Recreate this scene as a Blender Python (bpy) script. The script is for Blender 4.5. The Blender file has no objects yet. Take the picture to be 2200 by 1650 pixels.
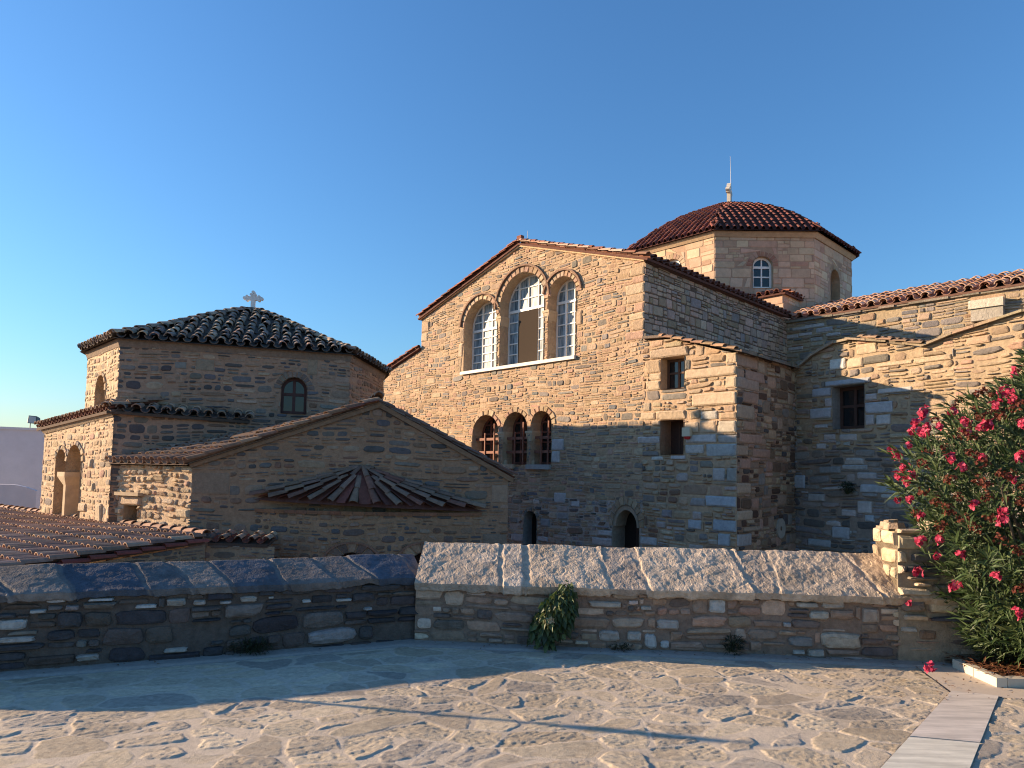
import bpy, math, random
import numpy as np
from mathutils import Vector, Matrix

# ------------------------------------------------------------------ camera, world, sun
scene = bpy.context.scene
PITCH, ROLL, F_PX, YC = math.radians(3.5), 0.02, 1460.0, 926.7
EYE = Vector((0.0, 0.0, 1.6))
cam_d = bpy.data.cameras.new("camera")
cam = bpy.data.objects.new("camera", cam_d)
scene.collection.objects.link(cam)
cam_d.sensor_fit = 'HORIZONTAL'
cam_d.sensor_width = 36.0
cam_d.lens = 36.0 * F_PX / 2200.0
cam_d.shift_y = (YC - 825.0) / 2200.0
cam_d.clip_start = 0.05
cam_d.clip_end = 3000.0
CAM_M = (Matrix.Rotation(math.radians(90) + PITCH, 3, 'X') @ Matrix.Rotation(ROLL, 3, 'Z'))
cam.matrix_world = Matrix.Translation(EYE) @ CAM_M.to_4x4()
scene.camera = cam

SUN_H = Vector((-0.98, 0.196)).normalized()          # towards the sun, on the ground
SUN_EL = math.atan(0.272)
world = bpy.data.worlds.new("World")
scene.world = world
world.use_nodes = True
wn = world.node_tree.nodes
wl = world.node_tree.links
wn.clear()
w_out = wn.new("ShaderNodeOutputWorld")
w_bg = wn.new("ShaderNodeBackground")
w_sky = wn.new("ShaderNodeTexSky")
w_sky.sky_type = 'NISHITA'
w_sky.sun_disc = False
w_sky.sun_elevation = SUN_EL
w_sky.sun_rotation = math.atan2(SUN_H.x, SUN_H.y)
w_sky.altitude = 0
w_sky.air_density = 1.45
w_sky.dust_density = 0.35
w_sky.ozone_density = 7.8
w_bg.inputs[1].default_value = 0.104
wl.new(w_sky.outputs[0], w_bg.inputs[0])
wl.new(w_bg.outputs[0], w_out.inputs[0])

sun_d = bpy.data.lights.new("sun", 'SUN')
sun_d.energy = 5.0
sun_d.angle = math.radians(0.55)
sun_d.color = (1.0, 0.74, 0.48)
sun = bpy.data.objects.new("sun", sun_d)
scene.collection.objects.link(sun)
to_sun = Vector((SUN_H.x * math.cos(SUN_EL), SUN_H.y * math.cos(SUN_EL), math.sin(SUN_EL)))
sun.rotation_euler = to_sun.to_track_quat('Z', 'Y').to_euler()
sun.location = (-20, 6, 12)

vs = scene.view_settings
vs.view_transform = 'Standard'
vs.look = 'None'
vs.exposure = 1.16
vs.gamma = 1.0
vs.use_curve_mapping = False
scene.cycles.max_bounces = 8
scene.cycles.diffuse_bounces = 6
scene.cycles.filter_width = 1.1

# ------------------------------------------------------------------ helpers
COL = scene.collection
V = Vector


def ray(px, py):
    d = V(((px - 1100.0) / F_PX, -(py - YC) / F_PX, -1.0))
    return CAM_M @ d


def at_depth(px, py, y):
    d = ray(px, py)
    return EYE + d * (y / d.y)


def at_z(px, py, z):
    d = ray(px, py)
    return EYE + d * ((z - EYE.z) / d.z)


def empty(name, loc, label, cat, group=None):
    o = bpy.data.objects.new(name, None)
    COL.objects.link(o)
    o.location = loc
    o.empty_display_size = 0.3
    o['label'] = label
    o['category'] = cat
    if group:
        o['group'] = group
    return o


def tag(o, label, cat, group=None):
    o['label'] = label
    o['category'] = cat
    if group:
        o['group'] = group
    return o


class MB:
    """collects polygons with a colour each, then links them as one mesh object"""

    def __init__(self):
        self.v, self.f, self.c, self.s = [], [], [], []

    def add(self, verts, faces, col, smooth=False):
        b = len(self.v)
        self.v.extend([tuple(p) for p in verts])
        for k, f in enumerate(faces):
            self.f.append([i + b for i in f])
            self.c.append(col[k] if isinstance(col, list) else col)
            self.s.append(smooth)

    def box(self, o, ax, ay, az, col):
        """box from corner o with edge vectors"""
        o, ax, ay, az = V(o), V(ax), V(ay), V(az)
        p = [o, o + ax, o + ax + ay, o + ay]
        p = p + [q + az for q in p]
        self.add(p, [(3, 2, 1, 0), (4, 5, 6, 7), (0, 1, 5, 4), (1, 2, 6, 5), (2, 3, 7, 6), (3, 0, 4, 7)], col)

    def tube(self, pts, r, col, n=6, caps=True, smooth=True):
        pts = [V(p) for p in pts]
        rr = r if isinstance(r, (list, tuple)) else [r] * len(pts)
        vs_, fs = [], []
        for i, p in enumerate(pts):
            t = (pts[min(i + 1, len(pts) - 1)] - pts[max(i - 1, 0)]).normalized()
            a = t.orthogonal().normalized() if i == 0 else (a - t * a.dot(t)).normalized()
            b = t.cross(a)
            for k in range(n):
                th = 2 * math.pi * k / n
                vs_.append(p + (a * math.cos(th) + b * math.sin(th)) * rr[i])
        for i in range(len(pts) - 1):
            for k in range(n):
                k2 = (k + 1) % n
                fs.append((i * n + k, i * n + k2, (i + 1) * n + k2, (i + 1) * n + k))
        self.add(vs_, fs, col, smooth)
        if caps:
            m = (len(pts) - 1) * n
            self.add(vs_[:n], [tuple(range(n - 1, -1, -1))], col)
            self.add(vs_[m:], [tuple(range(n))], col)

    def build(self, name, mat, parent=None, root=None):
        base = V((0, 0, 0))
        q = root if root is not None else parent
        while q is not None:
            base = base + q.location
            q = q.parent
        me = bpy.data.meshes.new(name)
        arr = [(p[0] - base.x, p[1] - base.y, p[2] - base.z) for p in self.v]
        me.from_pydata(arr, [], self.f)
        me.polygons.foreach_set('use_smooth', self.s)
        ca = me.color_attributes.new('tint', 'FLOAT_COLOR', 'CORNER')
        counts = np.array([len(f) for f in self.f])
        cols = np.array([(c[0], c[1], c[2], 1.0) for c in self.c], dtype=np.float32)
        ca.data.foreach_set('color', np.repeat(cols, counts, axis=0).ravel())
        me.materials.append(mat)
        me.update()
        o = bpy.data.objects.new(name, me)
        COL.objects.link(o)
        if parent is not None:
            o.parent = parent
        return o


def mat_tint(name, rough=0.9, spec=0.25, bump=0.5, bscale=30.0, var=0.25, vscale=9.0, metal=0.0,
             stain=0.0, bdist=0.02, fine=90.0, transl=0.0):
    m = bpy.data.materials.new(name)
    m.use_nodes = True
    n, l = m.node_tree.nodes, m.node_tree.links
    bs = n['Principled BSDF']
    at = n.new('ShaderNodeVertexColor')
    at.layer_name = 'tint'
    tc = n.new('ShaderNodeTexCoord')
    col = at.outputs['Color']
    if var > 0:
        nz = n.new('ShaderNodeTexNoise')
        nz.inputs['Scale'].default_value = vscale
        nz.inputs['Detail'].default_value = 8
        nz.inputs['Roughness'].default_value = 0.7
        l.new(tc.outputs['Object'], nz.inputs['Vector'])
        mr = n.new('ShaderNodeMapRange')
        mr.inputs[1].default_value = 0.3
        mr.inputs[2].default_value = 0.7
        mr.inputs[3].default_value = 1.0 - var
        mr.inputs[4].default_value = 1.0 + var
        l.new(nz.outputs['Fac'], mr.inputs[0])
        mx = n.new('ShaderNodeMix')
        mx.data_type = 'RGBA'
        mx.blend_type = 'MULTIPLY'
        mx.inputs[0].default_value = 1.0
        l.new(col, mx.inputs[6])
        l.new(mr.outputs[0], mx.inputs[7])
        col = mx.outputs[2]
    if stain > 0:
        n2 = n.new('ShaderNodeTexNoise')
        n2.inputs['Scale'].default_value = 1.1
        n2.inputs['Detail'].default_value = 7
        n2.inputs['Roughness'].default_value = 0.65
        l.new(tc.outputs['Object'], n2.inputs['Vector'])
        m2 = n.new('ShaderNodeMapRange')
        m2.inputs[1].default_value = 0.42
        m2.inputs[2].default_value = 0.72
        m2.inputs[3].default_value = 1.0
        m2.inputs[4].default_value = 1.0 - stain
        l.new(n2.outputs['Fac'], m2.inputs[0])
        mx2 = n.new('ShaderNodeMix')
        mx2.data_type = 'RGBA'
        mx2.blend_type = 'MULTIPLY'
        mx2.inputs[0].default_value = 1.0
        l.new(col, mx2.inputs[6])
        l.new(m2.outputs[0], mx2.inputs[7])
        col = mx2.outputs[2]
    l.new(col, bs.inputs['Base Color'])
    bs.inputs['Roughness'].default_value = rough
    bs.inputs['Specular IOR Level'].default_value = spec
    bs.inputs['Metallic'].default_value = metal
    if bump > 0:
        nb = n.new('ShaderNodeTexNoise')
        nb.inputs['Scale'].default_value = bscale
        nb.inputs['Detail'].default_value = 9
        nb.inputs['Roughness'].default_value = 0.65
        l.new(tc.outputs['Object'], nb.inputs['Vector'])
        vb = n.new('ShaderNodeTexVoronoi')
        vb.inputs['Scale'].default_value = fine
        l.new(tc.outputs['Object'], vb.inputs['Vector'])
        ad = n.new('ShaderNodeMath')
        ad.operation = 'MULTIPLY_ADD'
        ad.inputs[1].default_value = 0.25
        l.new(vb.outputs['Distance'], ad.inputs[0])
        l.new(nb.outputs['Fac'], ad.inputs[2])
        bp = n.new('ShaderNodeBump')
        bp.inputs['Strength'].default_value = bump
        bp.inputs['Distance'].default_value = bdist
        l.new(ad.outputs[0], bp.inputs['Height'])
        l.new(bp.outputs[0], bs.inputs['Normal'])
    if transl > 0:
        out = [q for q in n if q.type == 'OUTPUT_MATERIAL'][0]
        tr = n.new('ShaderNodeBsdfTranslucent')
        l.new(col, tr.inputs['Color'])
        ms = n.new('ShaderNodeMixShader')
        ms.inputs[0].default_value = transl
        l.new(bs.outputs[0], ms.inputs[1])
        l.new(tr.outputs[0], ms.inputs[2])
        l.new(ms.outputs[0], out.inputs['Surface'])
    return m


M_STONE = mat_tint("rubble_stone", bump=0.8, bscale=14, var=0.22, vscale=11, stain=0.18, bdist=0.03, fine=60)
M_NEAR = mat_tint("near_stone", bump=0.8, bscale=26, var=0.3, vscale=16, stain=0.2, bdist=0.015, fine=70)
M_ASHLAR = mat_tint("ashlar", bump=0.4, bscale=12, var=0.15, vscale=6, stain=0.15, bdist=0.02)
M_TILE = mat_tint("roof_tile", rough=0.85, bump=0.35, bscale=25, var=0.25, vscale=14, stain=0.2, bdist=0.01)
M_MARBLE = mat_tint("marble", rough=0.6, spec=0.4, bump=0.15, bscale=20, var=0.12, vscale=5, bdist=0.01)
M_PAINT = mat_tint("painted_wood", rough=0.55, spec=0.4, bump=0.12, bscale=40, var=0.08, vscale=12, bdist=0.004)
M_WOOD = mat_tint("brown_wood", rough=0.65, spec=0.3, bump=0.25, bscale=35, var=0.2, vscale=15, bdist=0.005)
M_PLASTER = mat_tint("plaster", rough=0.9, bump=0.15, bscale=6, var=0.06, vscale=2, stain=0.06)
M_METAL = mat_tint("grey_metal", rough=0.5, spec=0.5, bump=0.0, var=0.1, metal=0.4)
M_LEAF = mat_tint("leaf", rough=0.5, spec=0.4, bump=0.0, var=0.2, vscale=20, transl=0.22)
M_PETAL = mat_tint("petal", rough=0.7, spec=0.2, bump=0.0, var=0.12, vscale=30, transl=0.3)
M_BARK = mat_tint("bark", rough=0.9, bump=0.5, bscale=30, var=0.3)
M_SCREEN = mat_tint("screen_mesh", rough=1.0, spec=0.0, bump=0.0, var=0.05, vscale=30)
M_SOIL = mat_tint("soil", rough=1.0, bump=0.8, bscale=30, var=0.4, vscale=20)
M_PAVE = mat_tint("paving_stone", rough=0.9, bump=0.7, bscale=50, var=0.18, vscale=22, stain=0.10, bdist=0.005, fine=150)


def mat_glass(name, col, rough=0.08):
    m = bpy.data.materials.new(name)
    m.use_nodes = True
    bs = m.node_tree.nodes['Principled BSDF']
    bs.inputs['Base Color'].default_value = (*col, 1)
    bs.inputs['Roughness'].default_value = rough
    bs.inputs['Specular IOR Level'].default_value = 0.6
    n, l = m.node_tree.nodes, m.node_tree.links
    nb = n.new('ShaderNodeTexNoise')
    nb.inputs['Scale'].default_value = 3.0
    bp = n.new('ShaderNodeBump')
    bp.inputs['Strength'].default_value = 0.1
    bp.inputs['Distance'].default_value = 0.02
    l.new(nb.outputs['Fac'], bp.inputs['Height'])
    l.new(bp.outputs[0], bs.inputs['Normal'])
    return m


M_GLASS_DARK = mat_glass("dark_glass", (0.012, 0.015, 0.018))


def mat_curtain_glass(name):
    """glass with a gathered white curtain close behind it"""
    m = mat_glass(name, (0.5, 0.55, 0.6), 0.42)
    n, l = m.node_tree.nodes, m.node_tree.links
    bs = n['Principled BSDF']
    tc = n.new('ShaderNodeTexCoord')
    mp = n.new('ShaderNodeMapping')
    mp.inputs['Scale'].default_value = (9, 9, 1.2)
    nz = n.new('ShaderNodeTexNoise')
    nz.inputs['Scale'].default_value = 1.6
    nz.inputs['Detail'].default_value = 5
    bs.inputs['Specular IOR Level'].default_value = 0.18
    rp = n.new('ShaderNodeValToRGB')
    rp.color_ramp.elements[0].position = 0.35
    rp.color_ramp.elements[0].color = (0.08, 0.12, 0.145, 1)
    rp.color_ramp.elements[1].position = 0.6
    rp.color_ramp.elements[1].color = (0.34, 0.40, 0.43, 1)
    l.new(tc.outputs['Object'], mp.inputs['Vector'])
    l.new(mp.outputs[0], nz.inputs['Vector'])
    l.new(nz.outputs['Fac'], rp.inputs[0])
    l.new(rp.outputs[0], bs.inputs['Base Color'])
    return m


M_GLASS_CURTAIN = mat_curtain_glass("curtained_glass")

# ---- colours (linear albedo)
CREAM = (0.50, 0.385, 0.265)
BUFF = (0.44, 0.32, 0.21)
TAN = (0.36, 0.25, 0.16)
PINK = (0.43, 0.28, 0.20)
GREY = (0.26, 0.23, 0.20)
BLUEG = (0.20, 0.195, 0.19)
DARK = (0.105, 0.095, 0.09)
BROWN = (0.19, 0.125, 0.085)
MARB = (0.58, 0.55, 0.49)
WHITE = (0.78, 0.77, 0.73)
RUST = (0.26, 0.13, 0.075)


def jit(rng, c, a=0.14, h=0.04):
    k = 1 + rng.uniform(-a, a)
    return tuple(max(0.01, x * k * (1 + rng.uniform(-h, h))) for x in c)


def pal(*wc):
    cs = [c for c, w in wc]
    ws = [w for c, w in wc]

    def f(rng, s, z, w, h):
        return jit(rng, rng.choices(cs, ws)[0])
    return f


# ---- convex polygon tools in (s, z)
def area(P):
    return 0.5 * sum(P[i][0] * P[(i + 1) % len(P)][1] - P[(i + 1) % len(P)][0] * P[i][1] for i in range(len(P)))


def ccw(P):
    return list(P) if area(P) > 0 else list(P)[::-1]


def clip(P, a, b, keep_left=True):
    out = []
    ex, ez = b[0] - a[0], b[1] - a[1]
    sg = 1 if keep_left else -1
    n = len(P)
    for i in range(n):
        p, q = P[i], P[(i + 1) % n]
        dp = sg * (ex * (p[1] - a[1]) - ez * (p[0] - a[0]))
        dq = sg * (ex * (q[1] - a[1]) - ez * (q[0] - a[0]))
        if dp >= 0:
            out.append(p)
        if dp * dq < 0:
            t = dp / (dp - dq)
            out.append((p[0] + t * (q[0] - p[0]), p[1] + t * (q[1] - p[1])))
    return out


def clip_to(P, Z):
    for i in range(len(Z)):
        if len(P) < 3:
            return []
        P = clip(P, Z[i], Z[(i + 1) % len(Z)])
    return P


def bbox(P):
    xs = [p[0] for p in P]
    zs = [p[1] for p in P]
    return min(xs), min(zs), max(xs), max(zs)


def subtract(P, H):
    a, b = bbox(P), bbox(H)
    if a[2] <= b[0] or a[0] >= b[2] or a[3] <= b[1] or a[1] >= b[3]:
        return [P]
    out, rest = [], P
    for i in range(len(H)):
        if len(rest) < 3:
            break
        o = clip(rest, H[i], H[(i + 1) % len(H)], False)
        if len(o) >= 3 and abs(area(o)) > 1e-7:
            out.append(o)
        rest = clip(rest, H[i], H[(i + 1) % len(H)], True)
    if len(rest) < 3 or abs(area(rest)) < 1e-7:
        return [P]
    return out


def rect(a, b, c, d):
    return [(a, b), (c, b), (c, d), (a, d)]


def arch_poly(sl, sr, zb, zt, n=14, pointed=0.0):
    r = (sr - sl) / 2
    c = (sl + sr) / 2
    rz = r * (1 + pointed)
    zs = zt - rz
    P = [(sl, zb), (sr, zb)]
    for i in range(n + 1):
        th = math.pi * i / n
        P.append((c + r * math.cos(th), zs + rz * math.sin(th)))
    return P


def grow(P, e):
    c = (sum(p[0] for p in P) / len(P), sum(p[1] for p in P) / len(P))
    b = bbox(P)
    kx = 1 + 2 * e / (b[2] - b[0])
    kz = 1 + 2 * e / (b[3] - b[1])
    cx, cz = (b[0] + b[2]) / 2, (b[1] + b[3]) / 2
    return [(cx + (p[0] - cx) * kx, cz + (p[1] - cz) * kz) for p in P]


class Wall:
    def __init__(self, O, u):
        self.O = V((O[0], O[1], 0.0))
        self.u = V((u[0], u[1], 0.0)).normalized()
        self.n = V((self.u.y, -self.u.x, 0.0))

    def P(self, s, z, d=0.0):
        return self.O + self.u * s + self.n * d + V((0, 0, z))

    def sz(self, px, py):
        d = ray(px, py)
        t = (self.O - EYE).dot(self.n) / d.dot(self.n)
        p = EYE + d * t
        return ((p - self.O).dot(self.u), p.z)

    def s(self, px, py=1000):
        return self.sz(px, py)[0]

    def z(self, px, py):
        return self.sz(px, py)[1]


class ArcWall(Wall):
    """wall bulging towards the viewer: chord of half width a, bulge b"""

    def __init__(self, base, sc, a, b):
        self.base, self.sc, self.a, self.b = base, sc, a, b
        self.R = (a * a + b * b) / (2 * b)
        self.half = math.asin(a / self.R) * self.R
        self.O, self.u, self.n = base.O, base.u, base.n

    def P(self, s, z, d=0.0):
        th = s / self.R
        x = (self.R + d) * math.sin(th)
        y = (self.R + d) * math.cos(th) - (self.R - self.b)
        return self.base.P(self.sc + x, z, y)


def flip_ok(W):
    return True


def stone_poly(rng, cx, cz, a, b, n, N, jj):
    P = []
    ph = rng.uniform(0, 6.28 / N)
    sk = rng.uniform(-0.12, 0.12) * b
    tp = rng.uniform(-0.08, 0.08)
    for i in range(N):
        th = 2 * math.pi * i / N + ph
        c, s = math.cos(th), math.sin(th)
        x = a * math.copysign(abs(c) ** (2.0 / n), c)
        z = b * math.copysign(abs(s) ** (2.0 / n), s)
        k = 1 + rng.uniform(-jj, jj * 0.4)
        x = x * k * (1 + tp * s) + sk * s
        z = z * (1 + rng.uniform(-jj, jj * 0.4))
        P.append((cx + x, cz + z))
    return P


def emit_stone(mb, W, P, t, col, rng, lod, warp=None):
    N = len(P)
    cx = sum(p[0] for p in P) / N
    cz = sum(p[1] for p in P) / N
    b = bbox(P)
    m = max(0.01, min(b[2] - b[0], b[3] - b[1]))
    e1 = min(0.02, 0.10 * m)
    ta, tb = rng.uniform(-0.25, 0.25), rng.uniform(-0.25, 0.25)
    w2, h2 = max(0.02, (b[2] - b[0]) / 2), max(0.02, (b[3] - b[1]) / 2)

    def ring(e, d, tilt, jd):
        o = []
        for (x, z) in P:
            dx, dz = x - cx, z - cz
            x2 = cx + dx * (1 - e / w2)
            z2 = cz + dz * (1 - e / h2)
            dd = d * (1 + tilt * (ta * dx / w2 + tb * dz / h2) + rng.uniform(-jd, jd))
            o.append(W.P(x2, z2, dd))
        return o
    vs_ = ring(0, -0.004, 0, 0)
    if lod == 0:
        vs_ += ring(e1, t, 1, 0.08)
        nr = 2
    else:
        vs_ += ring(e1 * 0.6, t * 0.7, 1, 0.12)
        vs_ += ring(e1 * 2.2, t * 1.05, 1, 0.12)
        nr = 3
    fs = []
    for k in range(nr - 1):
        for i in range(N):
            j = (i + 1) % N
            fs.append((k * N + i, k * N + j, (k + 1) * N + j, (k + 1) * N + i))
    if lod == 2:
        vs_.append(W.P(cx + rng.uniform(-.2, .2) * w2, cz + rng.uniform(-.2, .2) * h2, t * rng.uniform(0.95, 1.4)))
        c = nr * N
        for i in range(N):
            fs.append(((nr - 1) * N + i, (nr - 1) * N + (i + 1) % N, c))
    else:
        fs.append(tuple((nr - 1) * N + i for i in range(N)))
    mb.add(vs_, fs, col)


def rubble(mb, W, zone, holes, sp, rng):
    """irregular coursed stonework filling a convex zone, leaving the holes"""
    zone = ccw(zone)
    x0, z0, x1, z1 = bbox(zone)
    lod = sp.get('lod', 0)
    N = sp.get('N', 9)
    jo = sp.get('joint', 0.016)
    n0, n1 = sp.get('n', (2.6, 7))
    t0, t1 = sp.get('t', (0.012, 0.035))
    w1 = rng.uniform(0, 6)
    amp = sp.get('wave', 0.03)
    hb = [(h, bbox(h)) for h in holes]

    def wz(x, z):
        return z + amp * (math.sin(x * 1.1 + w1 + z * 0.8) + 0.6 * math.sin(x * 2.7 + w1 * 2 + z * 1.7))

    z = z0 - 0.1
    while z < z1 + 0.1:
        H = rng.uniform(*sp['H'])
        x = x0 - rng.uniform(0, 0.3)
        while x < x1:
            w = rng.uniform(*sp['W']) * rng.choice((0.7, 1, 1, 1.35))
            cells = []
            r = rng.random()
            p1, p2, p3 = sp.get('split', (0.35, 0.45, 0.2))
            if r < p1:
                cells.append((x, z, w, H))
            else:
                k = 2 if r < p1 + p2 else 3
                cuts = [0] + sorted(rng.uniform(0.28, 0.72) if k == 2 else (i + 1) / 3 + rng.uniform(-.09, .09) for i in range(k - 1)) + [1]
                for i in range(k):
                    zz, hh = z + cuts[i] * H, (cuts[i + 1] - cuts[i]) * H
                    if rng.random() < 0.45 and w > hh * 2.2:
                        q = rng.uniform(0.32, 0.68)
                        cells.append((x, zz, w * q, hh))
                        cells.append((x + w * q, zz, w * (1 - q), hh))
                    else:
                        cells.append((x, zz, w, hh))
            for (cx, cz, cw, ch) in cells:
                if rng.random() < sp.get('skip', 0.02):
                    continue
                ja = jo * rng.uniform(0.5, 1.5)
                a, b = cw / 2 - ja * 0.5, ch / 2 - ja * 0.5
                sh = sp.get('shrink', 0.0)
                if sh:
                    a *= 1 - rng.uniform(0, sh)
                    b *= 1 - rng.uniform(0, sh)
                if a < 0.012 or b < 0.010:
                    continue
                mx, mz = cx + cw / 2, cz + ch / 2
                if mx + a < x0 or mx - a > x1 or mz + b < z0 - .1 or mz - b > z1 + .1:
                    continue
                P = stone_poly(rng, mx, mz, a, b, rng.uniform(n0, n1), N, sp.get('jit', 0.10))
                P = [(p[0], wz(p[0], p[1])) for p in P]
                P = clip_to(P, zone)
                if len(P) < 3:
                    continue
                bb = bbox(P)
                ok = True
                for h, hbx in hb:
                    if bb[2] <= hbx[0] or bb[0] >= hbx[2] or bb[3] <= hbx[1] or bb[1] >= hbx[3]:
                        continue
                    pcs = subtract(P, h)
                    if len(pcs) == 1 and pcs[0] is P:
                        # overlap test said nothing removed: inside or outside
                        inside = all((h[(i + 1) % len(h)][0] - h[i][0]) * (P[0][1] - h[i][1]) - (h[(i + 1) % len(h)][1] - h[i][1]) * (P[0][0] - h[i][0]) > -1e-9 for i in range(len(h)))
                        if inside:
                            ok = False
                            break
                        continue
                    if not pcs:
                        ok = False
                        break
                    P = max(pcs, key=lambda q: abs(area(q)))
                    bb = bbox(P)
                if not ok or len(P) < 3 or abs(area(P)) < sp.get('amin', 0.0012) or min(bb[2] - bb[0], bb[3] - bb[1]) < 0.018:
                    continue
                col = sp['pal'](rng, mx, mz, cw, ch)
                emit_stone(mb, W, P, rng.uniform(t0, t1), col, rng, lod)
            x += w
        z += H


def shrink(P, e):
    return grow(P, -e)


def make_wall(name, parent, W, zones, openings=(), blocks=(), mortar=BUFF, seed=1, mat=None, extra=None, back=0.0):
    """zones: [(convex polygon, spec)]; openings: dict(poly, depth, ring, ...); blocks: (s0,z0,s1,z1,colour)"""
    rng = random.Random(seed)
    mb = MB()
    holes = [ccw(o['poly']) for o in openings]
    rub_holes = []
    for o in openings:
        g = o.get('ring', 0.0)
        if 'outer' in o:
            rub_holes.append(ccw(o['outer']))
            rub_holes.append(ccw(grow(o['poly'], 0.012)))
        elif g > 0:
            rub_holes.append(ccw(o.get('ringpoly') or grow(o['poly'], g)))
        else:
            rub_holes.append(ccw(grow(o['poly'], 0.01)))
    for b in blocks:
        rub_holes.append(rect(*b[:4]))
    for zone, sp in zones:
        zone = ccw(zone)
        pieces = [zone]
        for h in holes:
            nx = []
            for p in pieces:
                nx += subtract(p, h)
            pieces = nx
        mo = sp.get('mortar', mortar)
        for p in pieces:
            if isinstance(W, ArcWall):
                x0, z0, x1, z1 = bbox(p)
                k = max(1, int((x1 - x0) / 0.25))
                for i in range(k):
                    q = clip(clip(p, (x0 + (x1 - x0) * i / k, 0), (x0 + (x1 - x0) * i / k, -1)), (x0 + (x1 - x0) * (i + 1) / k, 0), (x0 + (x1 - x0) * (i + 1) / k, 1))
                    if len(q) >= 3:
                        mb.add([W.P(*v) for v in q], [tuple(range(len(q)))], mo)
            else:
                mb.add([W.P(*v) for v in p], [tuple(range(len(p)))], mo)
        rubble(mb, W, zone, rub_holes, sp, rng)
    for b in blocks:
        s0, z0, s1, z1 = b[:4]
        col = b[4] if len(b) > 4 else CREAM
        t = b[5] if len(b) > 5 else rng.uniform(0.025, 0.045)
        nb = (14, 16, 0.012) if mat is not M_NEAR else (rng.uniform(3, 7), 18, 0.12)
        P = stone_poly(rng, (s0 + s1) / 2, (z0 + z1) / 2, (s1 - s0) / 2 - .008, (z1 - z0) / 2 - .008, *nb)
        for o in holes:
            pcs = subtract(P, o)
            if pcs:
                P = max(pcs, key=lambda q: abs(area(q)))
        emit_stone(mb, W, P, t, jit(rng, col, 0.08, 0.02), rng, 1)
    for o in openings:
        P = ccw(o['poly'])
        dp = o.get('depth', 0.35)
        rc = o.get('rcol', mortar)
        n = len(P)
        for i in range(n):
            a, b = P[i], P[(i + 1) % n]
            sgm = max(1, int(math.hypot(b[0] - a[0], b[1] - a[1]) / 0.22)) if o.get('rblocks', True) else 1
            for k in range(sgm):
                q0 = (a[0] + (b[0] - a[0]) * k / sgm, a[1] + (b[1] - a[1]) * k / sgm)
                q1 = (a[0] + (b[0] - a[0]) * (k + 1) / sgm, a[1] + (b[1] - a[1]) * (k + 1) / sgm)
                mb.add([W.P(*q0, 0.03), W.P(*q1, 0.03), W.P(*q1, -dp), W.P(*q0, -dp)], [(0, 1, 2, 3)], jit(rng, rc, 0.1, 0.02))
        if o.get('back'):
            mb.add([W.P(*v, -dp) for v in P], [tuple(range(n))], o['back'])
        if o.get('vous'):
            v = o['vous']
            voussoirs(mb, W, v['c'], v['zs'], v['r0'], v['r1'], v.get('n', 11), v.get('t', 0.03), v.get('pal', pal((CREAM, 1), (BUFF, 1), (GREY, .4))), rng, v.get('kz', 1.0), v.get('leg', 0.0))
    if extra:
        extra(mb, W, rng)
    return mb.build(name, mat or M_STONE, parent)


def voussoirs(mb, W, c, zs, r0, r1, n, t, pl, rng, kz=1.0, leg=0.0, a0=0.0, a1=math.pi):
    for i in range(n):
        ta = a0 + (a1 - a0) * (i + 0.06) / n
        tb = a0 + (a1 - a0) * (i + 0.94) / n
        tm = (ta + tb) / 2
        ro = r1 * rng.uniform(0.95, 1.06)
        P = [(c + r0 * math.cos(ta), zs + kz * r0 * math.sin(ta)), (c + ro * math.cos(ta), zs + kz * ro * math.sin(ta)),
             (c + ro * math.cos(tm), zs + kz * ro * math.sin(tm)),
             (c + ro * math.cos(tb), zs + kz * ro * math.sin(tb)), (c + r0 * math.cos(tb), zs + kz * r0 * math.sin(tb)),
             (c + r0 * math.cos(tm), zs + kz * r0 * math.sin(tm))]
        emit_stone(mb, W, ccw(P), t * rng.uniform(0.8, 1.2), pl(rng, 0, 0, 0, 0), rng, 0)


def hood(mb, W, c, zs, r0, r1, t, col, a0, a1, n=18, kz=1.0):
    """thin projecting band following an arch"""
    vs_, fs = [], []
    for i in range(n + 1):
        th = a0 + (a1 - a0) * i / n
        for (r, d) in ((r0, 0.0), (r0, t), (r1, t), (r1, 0.0)):
            vs_.append(W.P(c + r * math.cos(th), zs + kz * r * math.sin(th), d))
    for i in range(n):
        for k in range(4):
            j = (k + 1) % 4
            fs.append((i * 4 + k, (i + 1) * 4 + k, (i + 1) * 4 + j, i * 4 + j))
    fs.append((0, 1, 2, 3))
    fs.append((n * 4 + 3, n * 4 + 2, n * 4 + 1, n * 4))
    mb.add(vs_, fs, col)


def bar(mb, W, s0, z0, s1, z1, d, t, col):
    """flat bar on a wall plane, front at depth d, thickness t"""
    P = [W.P(s0, z0, d), W.P(s1, z0, d), W.P(s1, z1, d), W.P(s0, z1, d)]
    Q = [p - W.n * t for p in P]
    mb.add(P + Q, [(0, 1, 2, 3), (7, 6, 5, 4), (0, 4, 5, 1), (1, 5, 6, 2), (2, 6, 7, 3), (3, 7, 4, 0)], col)


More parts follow.
